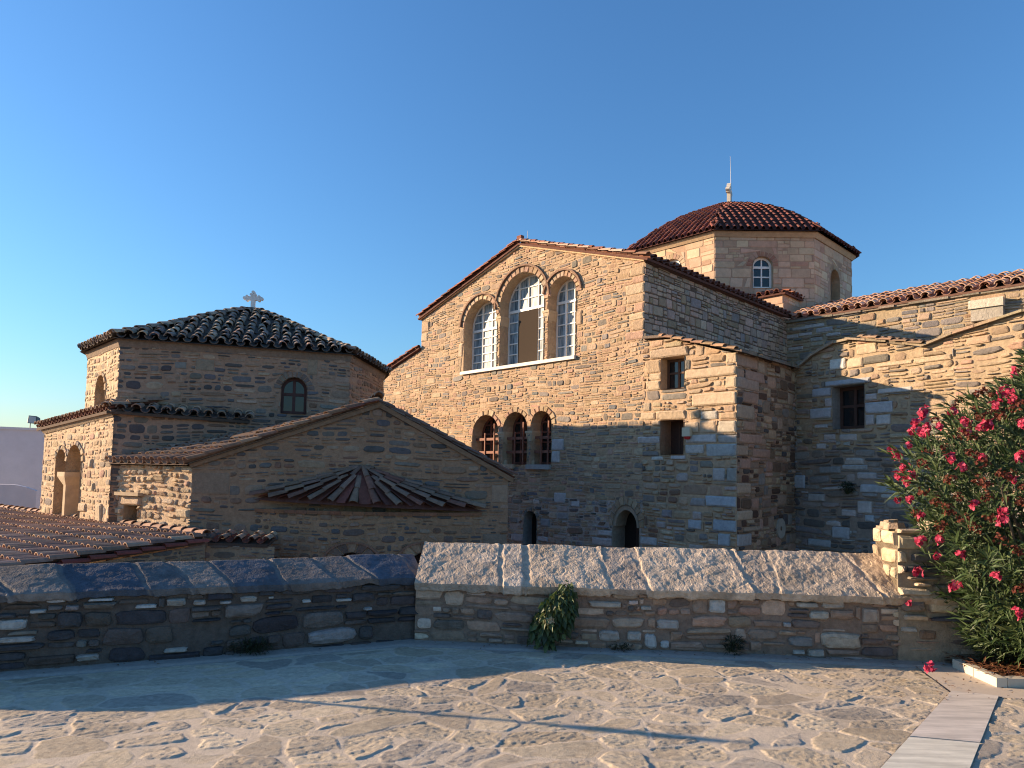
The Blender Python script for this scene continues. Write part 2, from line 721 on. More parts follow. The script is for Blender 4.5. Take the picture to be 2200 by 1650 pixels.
def window(name, parent, W, sl, sr, zb, zt, d, fcol, mat, pane_mat, cols=3, rows=5, fw=0.07, mw=0.035, arch=True,
           transom=None, tw=0.08, tint=(0.5, 0.5, 0.5), stile=0.0):
    mb = MB()
    c, r = (sl + sr) / 2, (sr - sl) / 2
    zs = zt - r if arch else zt

    def half(z):
        if z <= zs or not arch:
            return r
        return math.sqrt(max(0.0, r * r - (z - zs) ** 2))

    def top(s):
        return zs + math.sqrt(max(0, r * r - (s - c) ** 2)) if arch else zt
    t = 0.06
    if arch:
        n = 16
        vs_, fs = [], []
        pts = [(sl, zb, 1, 0)] + [(c + r * math.cos(math.pi - math.pi * i / n), zs + r * math.sin(math.pi - math.pi * i / n), -math.cos(math.pi - math.pi * i / n), -math.sin(math.pi - math.pi * i / n)) for i in range(n + 1)] + [(sr, zb, -1, 0)]
        for (x, z, nx, nz) in pts:
            vs_ += [W.P(x, z, d), W.P(x + nx * fw, z + nz * fw, d), W.P(x + nx * fw, z + nz * fw, d - t), W.P(x, z, d - t)]
        for i in range(len(pts) - 1):
            for k in range(4):
                j = (k + 1) % 4
                fs.append((i * 4 + k, i * 4 + j, (i + 1) * 4 + j, (i + 1) * 4 + k))
        mb.add(vs_, fs, fcol)
        bar(mb, W, sl + fw, zb, sr - fw, zb + fw, d, t, fcol)
    else:
        bar(mb, W, sl, zb, sl + fw, zt, d, t, fcol)
        bar(mb, W, sr - fw, zb, sr, zt, d, t, fcol)
        bar(mb, W, sl + fw, zb, sr - fw, zb + fw, d, t, fcol)
        bar(mb, W, sl + fw, zt - fw, sr - fw, zt, d, t, fcol)
    iw = (sr - sl - 2 * fw - stile) / cols
    if stile:
        bar(mb, W, sr - fw - stile, zb + fw, sr - fw, zs, d + 0.002, t - 0.006, fcol)
    for i in range(1, cols):
        s = sl + fw + iw * i
        k = 1.9 if (cols >= 3 and i == 1 and arch and transom) else 1.0
        bar(mb, W, s - mw * k / 2, zb + fw, s + mw * k / 2, top(s) - fw * 0.5, d + 0.004, t - 0.012, fcol)
    zt0 = transom if transom else zt
    ih = (zt0 - zb - fw) / rows
    for j in range(1, rows):
        z = zb + fw + ih * j
        h = half(z) - fw
        if h > 0.05:
            bar(mb, W, c - h, z - mw / 2, c + h, z + mw / 2, d - 0.004, t - 0.02, fcol)
    if transom:
        h = half(transom) - fw * 0.5
        bar(mb, W, c - h, transom - tw / 2, c + h, transom + tw / 2, d + 0.008, t, fcol)
        zz = transom + ih * 1.05
        while zz < zt - 0.12:
            h = half(zz) - fw * 0.8
            bar(mb, W, c - h, zz - mw / 2, c + h, zz + mw / 2, d - 0.004, t - 0.02, fcol)
            zz += ih
    o = mb.build(name, mat, parent)
    pb = MB()
    if arch:
        P = arch_poly(sl + 0.01, sr - 0.01, zb + 0.01, zt - 0.01)
    else:
        P = rect(sl + 0.01, zb + 0.01, sr - 0.01, zt - 0.01)
    pb.add([W.P(*v, d - 0.035) for v in P], [tuple(range(len(P)))], tint)
    pb.build('pane', pane_mat, o)
    return o


# ---- roof tiles
def tile_piece(mb, p0, p1, lat, r, col, inv=False, lift=0.030, flat=0.85, lip=True, nseg=6):
    tg = (p1 - p0).normalized()
    nr = lat.cross(tg).normalized()
    if nr.z < 0:
        nr = -nr
    sg = -1 if inv else 1

    def ring(c, rr):
        return [c + lat * (rr * math.cos(math.pi * k / nseg)) + nr * (sg * flat * rr * math.sin(math.pi * k / nseg)) for k in range(nseg + 1)]
    m = nseg + 1
    if inv:
        A = ring(p0 + nr * (0.55 * r + 0.004), r)
        B = ring(p1 + nr * (0.55 * r - 0.006), r * 0.86)
        C = ring(p0 + nr * (0.55 * r + 0.004), r * 0.84)
    else:
        A = ring(p0 + nr * lift, r)
        B = ring(p1, r * 0.80)
        C = ring(p0 + nr * lift, r * 0.8)
    fs = [(k, k + 1, m + k + 1, m + k) for k in range(nseg)]
    mb.add(A + B, fs, col, False)
    if lip:
        D = ring(p0 + nr * (lift if not inv else 0.55 * r) + tg * 0.12, r * 0.78)
        mb.add(A + C + D, [(k, m + k, m + k + 1, k + 1) for k in range(nseg)] + [(m + k, 2 * m + k, 2 * m + k + 1, m + k + 1) for k in range(nseg)], col)


def tile_run(mb, pts, lat, r, L, pl, rng, inv=False, jitter=0.012, flat=0.85, taper=1.0):
    """tiles laid up a polyline from its lower end"""
    seg = [0.0]
    for i in range(len(pts) - 1):
        seg.append(seg[-1] + (pts[i + 1] - pts[i]).length)

    def pos(d):
        d = max(0, min(seg[-1], d))
        for i in range(len(pts) - 1):
            if d <= seg[i + 1] + 1e-9:
                k = (d - seg[i]) / max(1e-9, seg[i + 1] - seg[i])
                return pts[i].lerp(pts[i + 1], k)
        return pts[-1]
    d = 0.0
    first = True
    while d < seg[-1] - 0.05:
        e = min(seg[-1], d + L * 1.12)
        p0, p1 = pos(d), pos(e)
        if (p1 - p0).length < 0.06:
            break
        o = lat * rng.uniform(-jitter, jitter) + V((0, 0, rng.uniform(-jitter, jitter) * 0.4))
        tile_piece(mb, p0 + o, p1 + o + lat * rng.uniform(-jitter, jitter), lat, r * (1 + (taper - 1) * d / seg[-1]) * rng.uniform(0.95, 1.05), pl(rng, 0, 0, 0, 0), inv=inv, flat=flat)
        d += L
        first = False


def gore(mb, A, B, apex, prof, spacing, r, L, pl, pan, rng, deck, over=0.0, jitter=0.012, qmax=1.0):
    """triangular roof field between eave corners A,B and an apex; prof(q) gives height for q from eave (0) to apex (1)"""
    A, B, apex = V((A[0], A[1], 0)), V((B[0], B[1], 0)), V((apex[0], apex[1], 0))
    mid = (A + B) / 2
    lat = (B - A).normalized()
    w0 = (B - A).length / 2
    ax = apex - mid

    def at(q, s, h=0.0):
        p = mid + ax * q + lat * s
        return V((p.x, p.y, prof(q) + h))
    nq = 12
    vs_, fs = [], []
    for i in range(nq + 1):
        q = i / nq
        vs_ += [at(q, -w0 * (1 - q), -0.02), at(q, w0 * (1 - q), -0.02)]
    for i in range(nq):
        fs.append((2 * i, 2 * i + 1, 2 * i + 3, 2 * i + 2))
    mb.add(vs_, fs, deck)
    n = max(1, int(2 * w0 / spacing))
    for i in range(n + 1):
        for half in (0, 1):
            s = -w0 + (i + 0.5 * half) * (2 * w0 / n)
            if abs(s) > w0 + 1e-6:
                continue
            q1 = min(qmax, 1 - abs(s) / w0 * 0.985)
            q0 = 0.0
            if q1 - q0 < 0.03:
                q1 = 0.06
            pts = [at(q0 + (q1 - q0) * k / 10, s, 0.03) for k in range(11)]
            if half:
                tile_run(mb, pts, lat, r, L, pan, rng, inv=True, jitter=jitter)
            else:
                tile_run(mb, [p + V((0, 0, 0.035)) for p in pts], lat, r, L, pl, rng, jitter=jitter)
    # hip tiles are laid along the shared edges by the caller


def hip(mb, C, apex, prof, r, L, pl, rng, q1=0.98):
    C, apex = V((C[0], C[1], 0)), V((apex[0], apex[1], 0))
    d = (apex - C)
    lat = V((-d.y, d.x, 0)).normalized()
    pts = []
    for k in range(13):
        q = q1 * k / 12
        p = C + d * q
        pts.append(V((p.x, p.y, prof(q) + 0.07)))
    tile_run(mb, pts, lat, r, L, pl, rng)


def plane_roof(mb, A, B, up, length, spacing, r, L, pl, pan, rng, deck, cut=None, thick=0.06, jitter=0.012, covers=True):
    """rectangular roof field: eave A->B (3D), 'up' unit vector along the slope; cut(s)->(d0,d1)"""
    A, B, up = V(A), V(B), V(up).normalized()
    lat = (B - A).normalized()
    W_ = (B - A).length
    nr = lat.cross(up).normalized()
    if nr.z < 0:
        nr = -nr
    n = max(1, int(W_ / spacing))
    cut = cut or (lambda s: (0.0, length))
    a0, a1 = cut(0.0)
    b0, b1 = cut(W_)
    dk = [A + up * a0, B + up * b0, B + up * b1, A + up * a1]
    mb.add(dk + [p - nr * thick for p in dk], [(0, 1, 2, 3), (7, 6, 5, 4), (0, 4, 5, 1), (1, 5, 6, 2), (2, 6, 7, 3), (3, 7, 4, 0)], deck)
    for i in range(n + 1):
        for half in (0, 1):
            s = (i + 0.5 * half) * (W_ / n)
            if s > W_ + 1e-6:
                continue
            d0, d1 = cut(s)
            if d1 - d0 < 0.1:
                continue
            b = A + lat * s
            pts = [b + up * d0 + nr * 0.03, b + up * d1 + nr * 0.03]
            if half:
                tile_run(mb, pts, lat, r, L, pan, rng, inv=True, jitter=jitter)
            else:
                tile_run(mb, [p + nr * 0.04 for p in pts], lat, r, L, pl, rng, jitter=jitter)


# ---- numpy noise for height fields
def _h(xi, yi, seed):
    h = (xi.astype(np.int64) * 374761393 + yi.astype(np.int64) * 668265263 + seed * 1442695041) & 0xffffffff
    h = ((h ^ (h >> 13)) * 1274126177) & 0xffffffff
    h = h ^ (h >> 16)
    return (h & 0xffffff) / float(0xffffff)


def vnoise(x, y, seed=0):
    xi, yi = np.floor(x), np.floor(y)
    fx, fy = x - xi, y - yi
    fx = fx * fx * (3 - 2 * fx)
    fy = fy * fy * (3 - 2 * fy)
    a, b = _h(xi, yi, seed), _h(xi + 1, yi, seed)
    c, d = _h(xi, yi + 1, seed), _h(xi + 1, yi + 1, seed)
    return (a + (b - a) * fx) * (1 - fy) + (c + (d - c) * fx) * fy


def fbm(x, y, seed=0, oct=5, g=0.5):
    t, a, s = 0, 1.0, 0
    for k in range(oct):
        t = t + a * vnoise(x * 2 ** k, y * 2 ** k, seed + k * 17)
        s += a
        a *= g
    return t / s


def voronoi(x, y, seed, jitter=0.9):
    xi, yi = np.floor(x), np.floor(y)
    f1 = np.full(x.shape, 9.0)
    f2 = np.full(x.shape, 9.0)
    idx = np.zeros(x.shape)
    idy = np.zeros(x.shape)
    for dx in (-1, 0, 1):
        for dy in (-1, 0, 1):
            cx, cy = xi + dx, yi + dy
            px = cx + 0.5 + jitter * (_h(cx, cy, seed) - 0.5)
            py = cy + 0.5 + jitter * (_h(cx, cy, seed + 5) - 0.5)
            d = np.hypot(px - x, py - y)
            n1 = d < f1
            f2 = np.where(n1, f1, np.minimum(f2, d))
            idx = np.where(n1, cx, idx)
            idy = np.where(n1, cy, idy)
            f1 = np.where(n1, d, f1)
    return f1, f2, idx, idy


def sstep(a, b, x):
    t = np.clip((x - a) / (b - a), 0, 1)
    return t * t * (3 - 2 * t)


def grid_mesh(name, X, Y, Z, C, mat, parent=None, smooth=False, keep=None):
    """X,Y,Z (n,m) arrays of world points, C (n,m,3) colours"""
    n, m = X.shape
    base = V((0, 0, 0))
    q = parent
    while q is not None:
        base = base + q.location
        q = q.parent
    co = np.stack([X - base.x, Y - base.y, Z - base.z], -1).reshape(-1, 3).astype(np.float32)
    ii = np.arange(n * m).reshape(n, m)
    quads = np.stack([ii[:-1, :-1], ii[1:, :-1], ii[1:, 1:], ii[:-1, 1:]], -1).reshape(-1, 4)
    if keep is not None:
        quads = quads[keep[:-1, :-1].reshape(-1)]
    me = bpy.data.meshes.new(name)
    me.vertices.add(n * m)
    me.vertices.foreach_set('co', co.ravel())
    nf = len(quads)
    me.loops.add(nf * 4)
    me.loops.foreach_set('vertex_index', quads.ravel().astype(np.int32))
    me.polygons.add(nf)
    me.polygons.foreach_set('loop_start', np.arange(0, nf * 4, 4, dtype=np.int32))
    me.polygons.foreach_set('loop_total', np.full(nf, 4, dtype=np.int32))
    me.polygons.foreach_set('use_smooth', np.full(nf, smooth))
    me.update(calc_edges=True)
    me.validate()
    ca = me.color_attributes.new('tint', 'FLOAT_COLOR', 'CORNER')
    c4 = np.concatenate([C.reshape(-1, 3), np.ones((n * m, 1))], 1).astype(np.float32)
    ca.data.foreach_set('color', c4[quads.ravel()].ravel())
    me.materials.append(mat)
    o = bpy.data.objects.new(name, me)
    COL.objects.link(o)
    if parent is not None:
        o.parent = parent
    return o


# ------------------------------------------------------------------ ground, plaza
LOW = -2.6
g = MB()
g.add([(-1500, -600, LOW), (1500, -600, LOW), (1500, 1500, LOW), (-1500, 1500, LOW)], [(0, 1, 2, 3)], (0.26, 0.22, 0.17))
go = g.build('ground', M_PLASTER)
go['kind'] = 'structure'

K = V((-0.98, 6.52, 0))                      # inner corner of the parapet, at the plaza
PL_U = V((2.97, 1.28, 0)).normalized()       # left stretch, going right
PR_U = V((4.76, -0.39, 0)).normalized()      # right stretch, going right
PL_LEN = 3.80
PL0 = K - PL_U * PL_LEN                       # left end of the left stretch (outside the frame)
PT_U = V((2.1, 0.05, 0)).normalized()        # stretch beyond it, turned
PT0 = PL0 - PT_U * 3.2
PR1 = K + PR_U * 7.5

pb_ = MB()
outl = [(-40, -40), (40, -40), (40, PR1.y + 0.2), (PR1.x, PR1.y + 0.1), (K.x, K.y + 0.2), (PL0.x, PL0.y + 0.2), (PT0.x, PT0.y + 0.2), (-40, PT0.y + 0.2)]
pb_.add([(x, y, -0.035) for x, y in outl], [tuple(range(len(outl)))], (0.33, 0.28, 0.22))
po = pb_.build('plaza', M_PAVE)
po['kind'] = 'structure'
# retaining side of the terrace under the plaza
rt = MB()
for i in range(2, 8):
    a, b = outl[i], outl[(i + 1) % 8]
    rt.add([(a[0], a[1], LOW), (b[0], b[1], LOW), (b[0], b[1], -0.035), (a[0], a[1], -0.035)], [(0, 1, 2, 3)], GREY)
ro = rt.build('terrace_face', M_STONE)
ro['kind'] = 'structure'

# marble band across the paving, in plaza coordinates
MS = [at_z(1895, 1650, 0), at_z(2085, 1650, 0), at_z(2146, 1497, 0), at_z(2045, 1486, 0)]
_dl = (MS[3] - MS[0]).normalized()
_dr = (MS[2] - MS[1]).normalized()
MS[0] = MS[0] - _dl * 2.0
MS[1] = MS[1] - _dr * 2.0
MC = [at_z(2045, 1488, 0), at_z(2146, 1499, 0), at_z(2400, 1525, 0), at_z(2400, 1440, 0), at_z(1968, 1432, 0)]


def dist_seg(X, Y, a, u, ln):
    dx, dy = X - a.x, Y - a.y
    t = np.clip(dx * u.x + dy * u.y, 0, ln)
    return np.hypot(dx - t * u.x, dy - t * u.y)


def inside_poly(X, Y, P):
    r = np.zeros(X.shape, bool)
    n = len(P)
    for i in range(n):
        a, b = P[i], P[(i + 1) % n]
        c = ((a.y > Y) != (b.y > Y)) & (X < (b.x - a.x) * (Y - a.y) / (b.y - a.y + 1e-12) + a.x)
        r ^= c
    return r


def paving():
    xs = np.arange(-5.9, 6.2, 0.0088)
    ys = np.arange(2.9, 6.72, 0.0070)
    X, Y = np.meshgrid(xs, ys, indexing='ij')
    w1 = fbm(X * 1.9, Y * 1.9, 3, 3) - 0.5
    w2 = fbm(X * 1.9, Y * 1.9, 8, 3) - 0.5
    e1 = fbm(X * 11, Y * 11, 4, 4) - 0.5
    e2 = fbm(X * 11, Y * 11, 9, 4) - 0.5
    rot = 0.20
    rx, ry = X * math.cos(rot) + Y * math.sin(rot), -X * math.sin(rot) + Y * math.cos(rot)
    CX, CY = 0.34, 0.215
    wx = rx + 0.30 * w1 + 0.055 * e1
    wy = ry + 0.24 * w2 + 0.050 * e2
    f1, f2, ix, iy = voronoi(wx / CX, wy / CY, 21, 0.98)
    h1 = _h(ix, iy, 77)
    h2 = _h(ix, iy, 78)
    h3 = _h(ix, iy, 79)
    h4 = _h(ix, iy, 80)
    h5 = _h(ix, iy, 81)
    edge = f2 - f1
    jw = 0.07 + 0.17 * h2 * h2
    st = sstep(jw, jw + 0.028, edge)
    ang = 0.7 * (h3 - 0.5) + 0.22
    ax = X * np.cos(ang) + Y * np.sin(ang)
    ay = -X * np.sin(ang) + Y * np.cos(ang)
    lay = fbm(ax * 4.5 + h1 * 40, ay * 12 + h2 * 40, 41, 4)
    ledge = np.floor(lay * 7 + 0.35 * (fbm(ax * 20, ay * 40, 43, 3) - 0.5)) / 7
    fine = fbm(ax * 30 + h1 * 9, ay * 60, 51, 4)
    pits = sstep(0.60, 0.72, fbm(ax * 24 + h2 * 7, ay * 44, 57, 3))
    gx, gy = wx / CX - ix - 0.5, wy / CY - iy - 0.5
    tilt = (h3 - 0.5) * gx * 0.010 + (h4 - 0.5) * gy * 0.012
    flat = np.where(h5 < 0.25, 0.35, 1.0)
    Z = st * (0.0003 + 0.0052 * h1 + tilt + flat * ((ledge - 0.45) * 0.014 + (fine - 0.5) * 0.0070 - 0.003 * pits))
    Z += (1 - st) * (0.004 * (fbm(X * 5, Y * 5, 61, 4) - 0.5))
    Z += 0.005 * (fbm(X * 0.8, Y * 0.8, 71, 2) - 0.5)
    cs = np.array([[0.54, 0.445, 0.315], [0.47, 0.39, 0.285], [0.40, 0.345, 0.275], [0.57, 0.47, 0.33], [0.50, 0.405, 0.28], [0.45, 0.37, 0.27]])
    C = cs[(h4 * 5.999).astype(int)] * (0.80 + 0.26 * h2)[..., None]
    C = C * (0.84 + 0.32 * fine)[..., None] * (1 - 0.14 * pits)[..., None]
    mort = np.array([0.52, 0.435, 0.33])
    C = C * st[..., None] + mort * (0.92 + 0.16 * fbm(X * 6, Y * 6, 5, 4))[..., None] * (1 - st)[..., None]
    dirt = sstep(0.52, 0.70, fbm(X * 1.3, Y * 1.3, 19, 5))
    C = C * (1 - 0.16 * dirt)[..., None]
    # cement gutter strip at the foot of the parapet
    gd = np.minimum(dist_seg(X, Y, PL0 - PL_U, PL_U, PL_LEN + 1), dist_seg(X, Y, K, PR_U, 7.5))
    gd = gd + 0.02 * (fbm(X * 4, Y * 4, 15, 3) - 0.5)
    gm = 1 - sstep(0.20, 0.225, gd)
    Z = Z * (1 - gm) + gm * (0.010 - 0.016 * np.exp(-((gd - 0.2) / 0.03) ** 2) + 0.003 * fbm(X * 7, Y * 7, 2, 3))
    C = C * (1 - gm[..., None]) + gm[..., None] * np.array([0.36, 0.32, 0.28])
    mm = inside_poly(X, Y, MS) | inside_poly(X, Y, MC)
    Z = np.where(mm, -0.012, Z)
    C = np.where(mm[..., None], mort, C)
    o = grid_mesh('paving', X, Y, Z, C, M_PAVE, smooth=True)
    o['kind'] = 'structure'
    return o


paving()


def slab_strip(name, quad, n, z, th, pl, seed, mat):
    """row of slabs filling a quad a,b,c,d from edge ab to edge dc"""
    rng = random.Random(seed)
    a, b, c, d = quad
    mb = MB()
    cuts = [i / n + (rng.uniform(-.03, .03) if 0 < i < n else 0) for i in range(n + 1)]
    for i in range(n):
        k0, k1 = cuts[i] + 0.002, cuts[i + 1] - 0.002
        p = [a.lerp(d, k0), b.lerp(c, k0), b.lerp(c, k1), a.lerp(d, k1)]
        zz = z + rng.uniform(-0.002, 0.002)
        top = [V((q.x, q.y, zz)) for q in p]
        bot = [V((q.x, q.y, zz - th)) for q in p]
        mb.add(top + bot, [(0, 1, 2, 3), (0, 4, 5, 1), (1, 5, 6, 2), (2, 6, 7, 3), (3, 7, 4, 0)], pl(rng, 0, 0, 0, 0))
    o = mb.build(name, mat)
    o['kind'] = 'structure'
    return o


def mat_veined():
    m = mat_tint("veined_marble", rough=0.65, spec=0.35, bump=0.2, bscale=25, var=0.06, vscale=8, bdist=0.006)
    n, l = m.node_tree.nodes, m.node_tree.links
    bs = n['Principled BSDF']
    src = bs.inputs['Base Color'].links[0].from_socket
    tc = n.new('ShaderNodeTexCoord')
    mp = n.new('ShaderNodeMapping')
    mp.inputs['Rotation'].default_value = (0, 0, math.radians(24))
    mp.inputs['Scale'].default_value = (1.0, 9.0, 1.0)
    nz = n.new('ShaderNodeTexNoise')
    nz.inputs['Scale'].default_value = 2.2
    nz.inputs['Detail'].default_value = 7
    nz.inputs['Roughness'].default_value = 0.6
    rp = n.new('ShaderNodeMapRange')
    rp.inputs[1].default_value = 0.35
    rp.inputs[2].default_value = 0.65
    rp.inputs[3].default_value = 0.72
    rp.inputs[4].default_value = 1.08
    mx = n.new('ShaderNodeMix')
    mx.data_type = 'RGBA'
    mx.blend_type = 'MULTIPLY'
    mx.inputs[0].default_value = 1
    l.new(tc.outputs['Object'], mp.inputs[0])
    l.new(mp.outputs[0], nz.inputs['Vector'])
    l.new(nz.outputs['Fac'], rp.inputs[0])
    l.new(src, mx.inputs[6])
    l.new(rp.outputs[0], mx.inputs[7])
    l.new(mx.outputs[2], bs.inputs['Base Color'])
    return m


M_VEIN = mat_veined()
slab_strip('marble_path', MS, 3, 0.010, 0.03, pal(((0.58, 0.53, 0.45), 1)), 3, M_VEIN)
ce = MB()
ce.add([V((p.x, p.y, 0.004)) for p in MC], [tuple(range(5))], (0.52, 0.44, 0.36))
ceo = ce.build('pavement', M_PLASTER)
ceo['kind'] = 'structure'

# ------------------------------------------------------------------ parapet walls
def coping(parent, W, s0, s1, prof, widths, cols, amp, seed, mat, skew=0.25, jcol=(0.34, 0.30, 0.25), jw=0.02, smooth=True, endslope=0.0):
    rng = random.Random(seed)
    S = np.arange(s0, s1 + 1e-6, 0.0115)
    P = [np.array(p, float) for p in prof]
    L = [0.0]
    for i in range(len(P) - 1):
        L.append(L[-1] + np.linalg.norm(P[i + 1] - P[i]))
    Q = np.arange(0, L[-1], 0.0115)
    D = np.interp(Q, L, [p[0] for p in P])
    Zq = np.interp(Q, L, [p[1] for p in P])
    td, tz = np.gradient(D), np.gradient(Zq)
    ln = np.hypot(td, tz) + 1e-9
    nd, nz_ = tz / ln, -td / ln
    SS, QQ = np.meshgrid(S, Q, indexing='ij')
    jn = [s0 - 0.1]
    while jn[-1] < s1 + 0.5:
        jn.append(jn[-1] + rng.uniform(*widths))
    jn = np.array(jn)
    sj = SS + skew * (QQ - 0.3) + 0.05 * (fbm(SS * 3, QQ * 3, seed, 4) - 0.5) * 2
    wob = np.array([rng.uniform(-0.25, 0.25) for _ in jn])
    idx = np.clip(np.searchsorted(jn, sj.ravel()).reshape(sj.shape) - 1, 0, len(jn) - 2)
    dl = np.abs(sj + wob[idx] * (QQ - 0.3) - jn[idx])
    dr = np.abs(jn[idx + 1] - sj - wob[idx + 1] * (QQ - 0.3))
    dj = np.minimum(dl, dr)
    hh = _h(idx * 1.0, idx * 0.0 + 3, seed)
    h2 = _h(idx * 1.0, idx * 0.0 + 9, seed)
    st = sstep(jw * 0.5, jw * 1.6, dj + 0.02 * (fbm(SS * 14, QQ * 14, seed + 2, 3) - 0.5))
    lay = fbm(SS * 6 + hh * 30, QQ * 9 + h2 * 30, seed + 4, 5)
    ledge = np.floor(lay * 8) / 8
    fine = fbm(SS * 30, QQ * 38, seed + 6, 4)
    rough = fbm(SS * 13, QQ * 13, seed + 21, 4)
    facet = np.floor(fbm(SS * 4.2 + hh * 11, QQ * 5 + h2 * 7, seed + 23, 3) * 6) / 6
    disp = st * (0.003 + 0.012 * hh + amp * (ledge * 0.5 + lay * 0.25 + facet * 0.9 - 0.8) + amp * 0.28 * (fine - 0.5) + amp * 0.35 * (rough - 0.5)) + (1 - st) * (0.001 + amp * 0.35 * (fine - 0.5))
    und = 0.03 * (fbm(SS * 1.1, SS * 0 + 2.0, seed + 8, 3) - 0.5)
    # uneven lower lip: some slabs hang lower than others
    DD = D[None, :] + nd[None, :] * disp
    ZZ = Zq[None, :] + nz_[None, :] * disp + und
    lip = np.clip(1 - QQ / 0.14, 0, 1)
    rag = fbm(SS * 9, SS * 0 + 1.0, seed + 9, 4) - 0.5
    ZZ = ZZ - lip * (0.035 * (hh - 0.4) + 0.05 * rag)
    DD = DD + lip * (0.025 * (h2 - 0.5) + 0.05 * (fbm(SS * 8, SS * 0 + 4.0, seed + 12, 4) - 0.5))
    cc = np.array(cols)
    spot = sstep(0.55, 0.7, fbm(SS * 3.1, QQ * 3.1, seed + 31, 5))
    C = cc[(h2 * (len(cols) - 0.001)).astype(int)] * (0.85 + 0.3 * hh)[..., None] * (0.72 + 0.56 * lay)[..., None] * (1 - 0.22 * spot)[..., None]
    C = C * st[..., None] + np.array(jcol) * (1 - st)[..., None]
    if endslope:
        k = np.clip((SS - s0) / 0.3, 0, 1)
    # close the ends
    Sx = SS.copy()
    cd, cz = D.mean(), Zq.mean()
    for e in (0, -1):
        DD[e, :] = cd
        ZZ[e, :] = cz
    if endslope:
        Sx[1:3, :] += endslope * np.clip(QQ[1:3, :], 0, 0.5) * 0.2
    X = W.O.x + W.u.x * Sx + W.n.x * DD
    Y = W.O.y + W.u.y * Sx + W.n.y * DD
    return grid_mesh('coping', X[:, ::-1], Y[:, ::-1], ZZ[:, ::-1], C[:, ::-1], mat, parent, smooth=False)


def parapet(name, label, W, s0, s1, top, prof, widths, ccols, amp, sp, seed, thick=0.47, blocks=(), sides=True, **kw):
    root = empty(name, W.P((s0 + s1) / 2, 0, -0.2), label, 'wall')
    def ex(mb, W_, rng):
        a, b = W_.P(s0, -0.05, -0.01), W_.P(s1, -0.05, -0.01)
        t = -W_.n * (thick - 0.01)
        z = V((0, 0, top + 0.05))
        mb.box(V((a.x, a.y, LOW)), b - a, t, V((0, 0, top - LOW)), (0.2, 0.17, 0.14))
    w = make_wall('masonry', root, W, [(rect(s0, -0.04, s1, top), sp)], blocks=blocks, seed=seed, mat=M_NEAR, extra=ex, mortar=sp['mortar'])
    coping(root, W, s0 - 0.01, s1 + 0.01, prof, widths, ccols, amp, seed + 3, M_NEAR, **kw)
    return root


WL = Wall(PL0, PL_U)
WR = Wall(K, PR_U)
WT = Wall(PT0, PT_U)
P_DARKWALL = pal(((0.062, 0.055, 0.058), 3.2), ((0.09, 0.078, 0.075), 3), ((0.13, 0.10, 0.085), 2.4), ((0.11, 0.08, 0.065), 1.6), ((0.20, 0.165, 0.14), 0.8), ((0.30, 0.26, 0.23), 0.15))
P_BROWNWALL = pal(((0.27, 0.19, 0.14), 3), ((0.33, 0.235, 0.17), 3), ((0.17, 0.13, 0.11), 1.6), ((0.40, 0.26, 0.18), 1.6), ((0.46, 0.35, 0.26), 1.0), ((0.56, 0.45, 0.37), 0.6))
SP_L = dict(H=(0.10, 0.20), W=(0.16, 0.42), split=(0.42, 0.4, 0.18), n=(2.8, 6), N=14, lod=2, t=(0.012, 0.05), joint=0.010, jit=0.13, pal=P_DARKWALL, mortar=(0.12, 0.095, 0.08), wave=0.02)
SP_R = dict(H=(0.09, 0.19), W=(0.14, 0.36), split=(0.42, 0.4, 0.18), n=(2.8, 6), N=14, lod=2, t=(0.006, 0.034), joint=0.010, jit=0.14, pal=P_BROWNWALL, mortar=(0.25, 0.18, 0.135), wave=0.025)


def px_block(W, x0, y0, x1, y1, col):
    a, b = W.sz(x0, y1), W.sz(x1, y0)
    return (a[0], a[1], b[0], b[1], col)


PALE = (0.46, 0.44, 0.41)
PALE2 = (0.42, 0.37, 0.31)
bl_l = [px_block(WL, *q) for q in (
    (-8, 1325, 64, 1357, PALE), (-8, 1361, 80, 1386, PALE2), (98, 1283, 146, 1297, PALE), (186, 1280, 250, 1294, PALE),
    (288, 1294, 341, 1310, PALE), (354, 1281, 403, 1305, PALE2), (412, 1285, 446, 1303, PALE2), (468, 1287, 500, 1300, PALE),
    (512, 1276, 556, 1297, PALE2), (646, 1284, 670, 1297, PALE), (718, 1282, 757, 1295, PALE), (62, 1305, 104, 1320, PALE),
    (778, 1301, 801, 1313, PALE), (350, 1386, 407, 1405, PALE2), (160, 1400, 218, 1424, PALE2), (574, 1278, 590, 1288, PALE))]
bl_r = [px_block(WR, *q) for q in (
    (1272, 1251, 1322, 1263, PALE2), (1268, 1270, 1300, 1282, (0.33, 0.31, 0.28)), (1312, 1272, 1372, 1288, (0.36, 0.28, 0.21)),
    (1415, 1257, 1470, 1275, PALE), (1262, 1290, 1336, 1306, PALE2), (1408, 1329, 1462, 1354, PALE2), (1520, 1285, 1562, 1319, PALE),
    (1374, 1300, 1402, 1312, PALE2), (1382, 1359, 1414, 1394, PALE), (1416, 1374, 1440, 1394, PALE), (1282, 1352, 1334, 1378, PALE2),
    (1344, 1354, 1380, 1378, PALE2), (1762, 1358, 1850, 1393, (0.45, 0.38, 0.30)), (1706, 1292, 1758, 1306, PALE2), (1736, 1310, 1782, 1332, PALE2),
    (1762, 1286, 1814, 1308, PALE2), (1680, 1335, 1700, 1348, PALE), (1700, 1394, 1730, 1406, PALE), (1732, 1392, 1772, 1412, PALE2),
    (1848, 1305, 1892, 1340, (0.38, 0.31, 0.25)), (1690, 1366, 1750, 1390, (0.27, 0.24, 0.21)), (1876, 1276, 1895, 1284, PALE2),
    (1930, 1344, 1970, 1358, PALE2), (1970, 1350, 2012, 1376, (0.27, 0.18, 0.12)))]

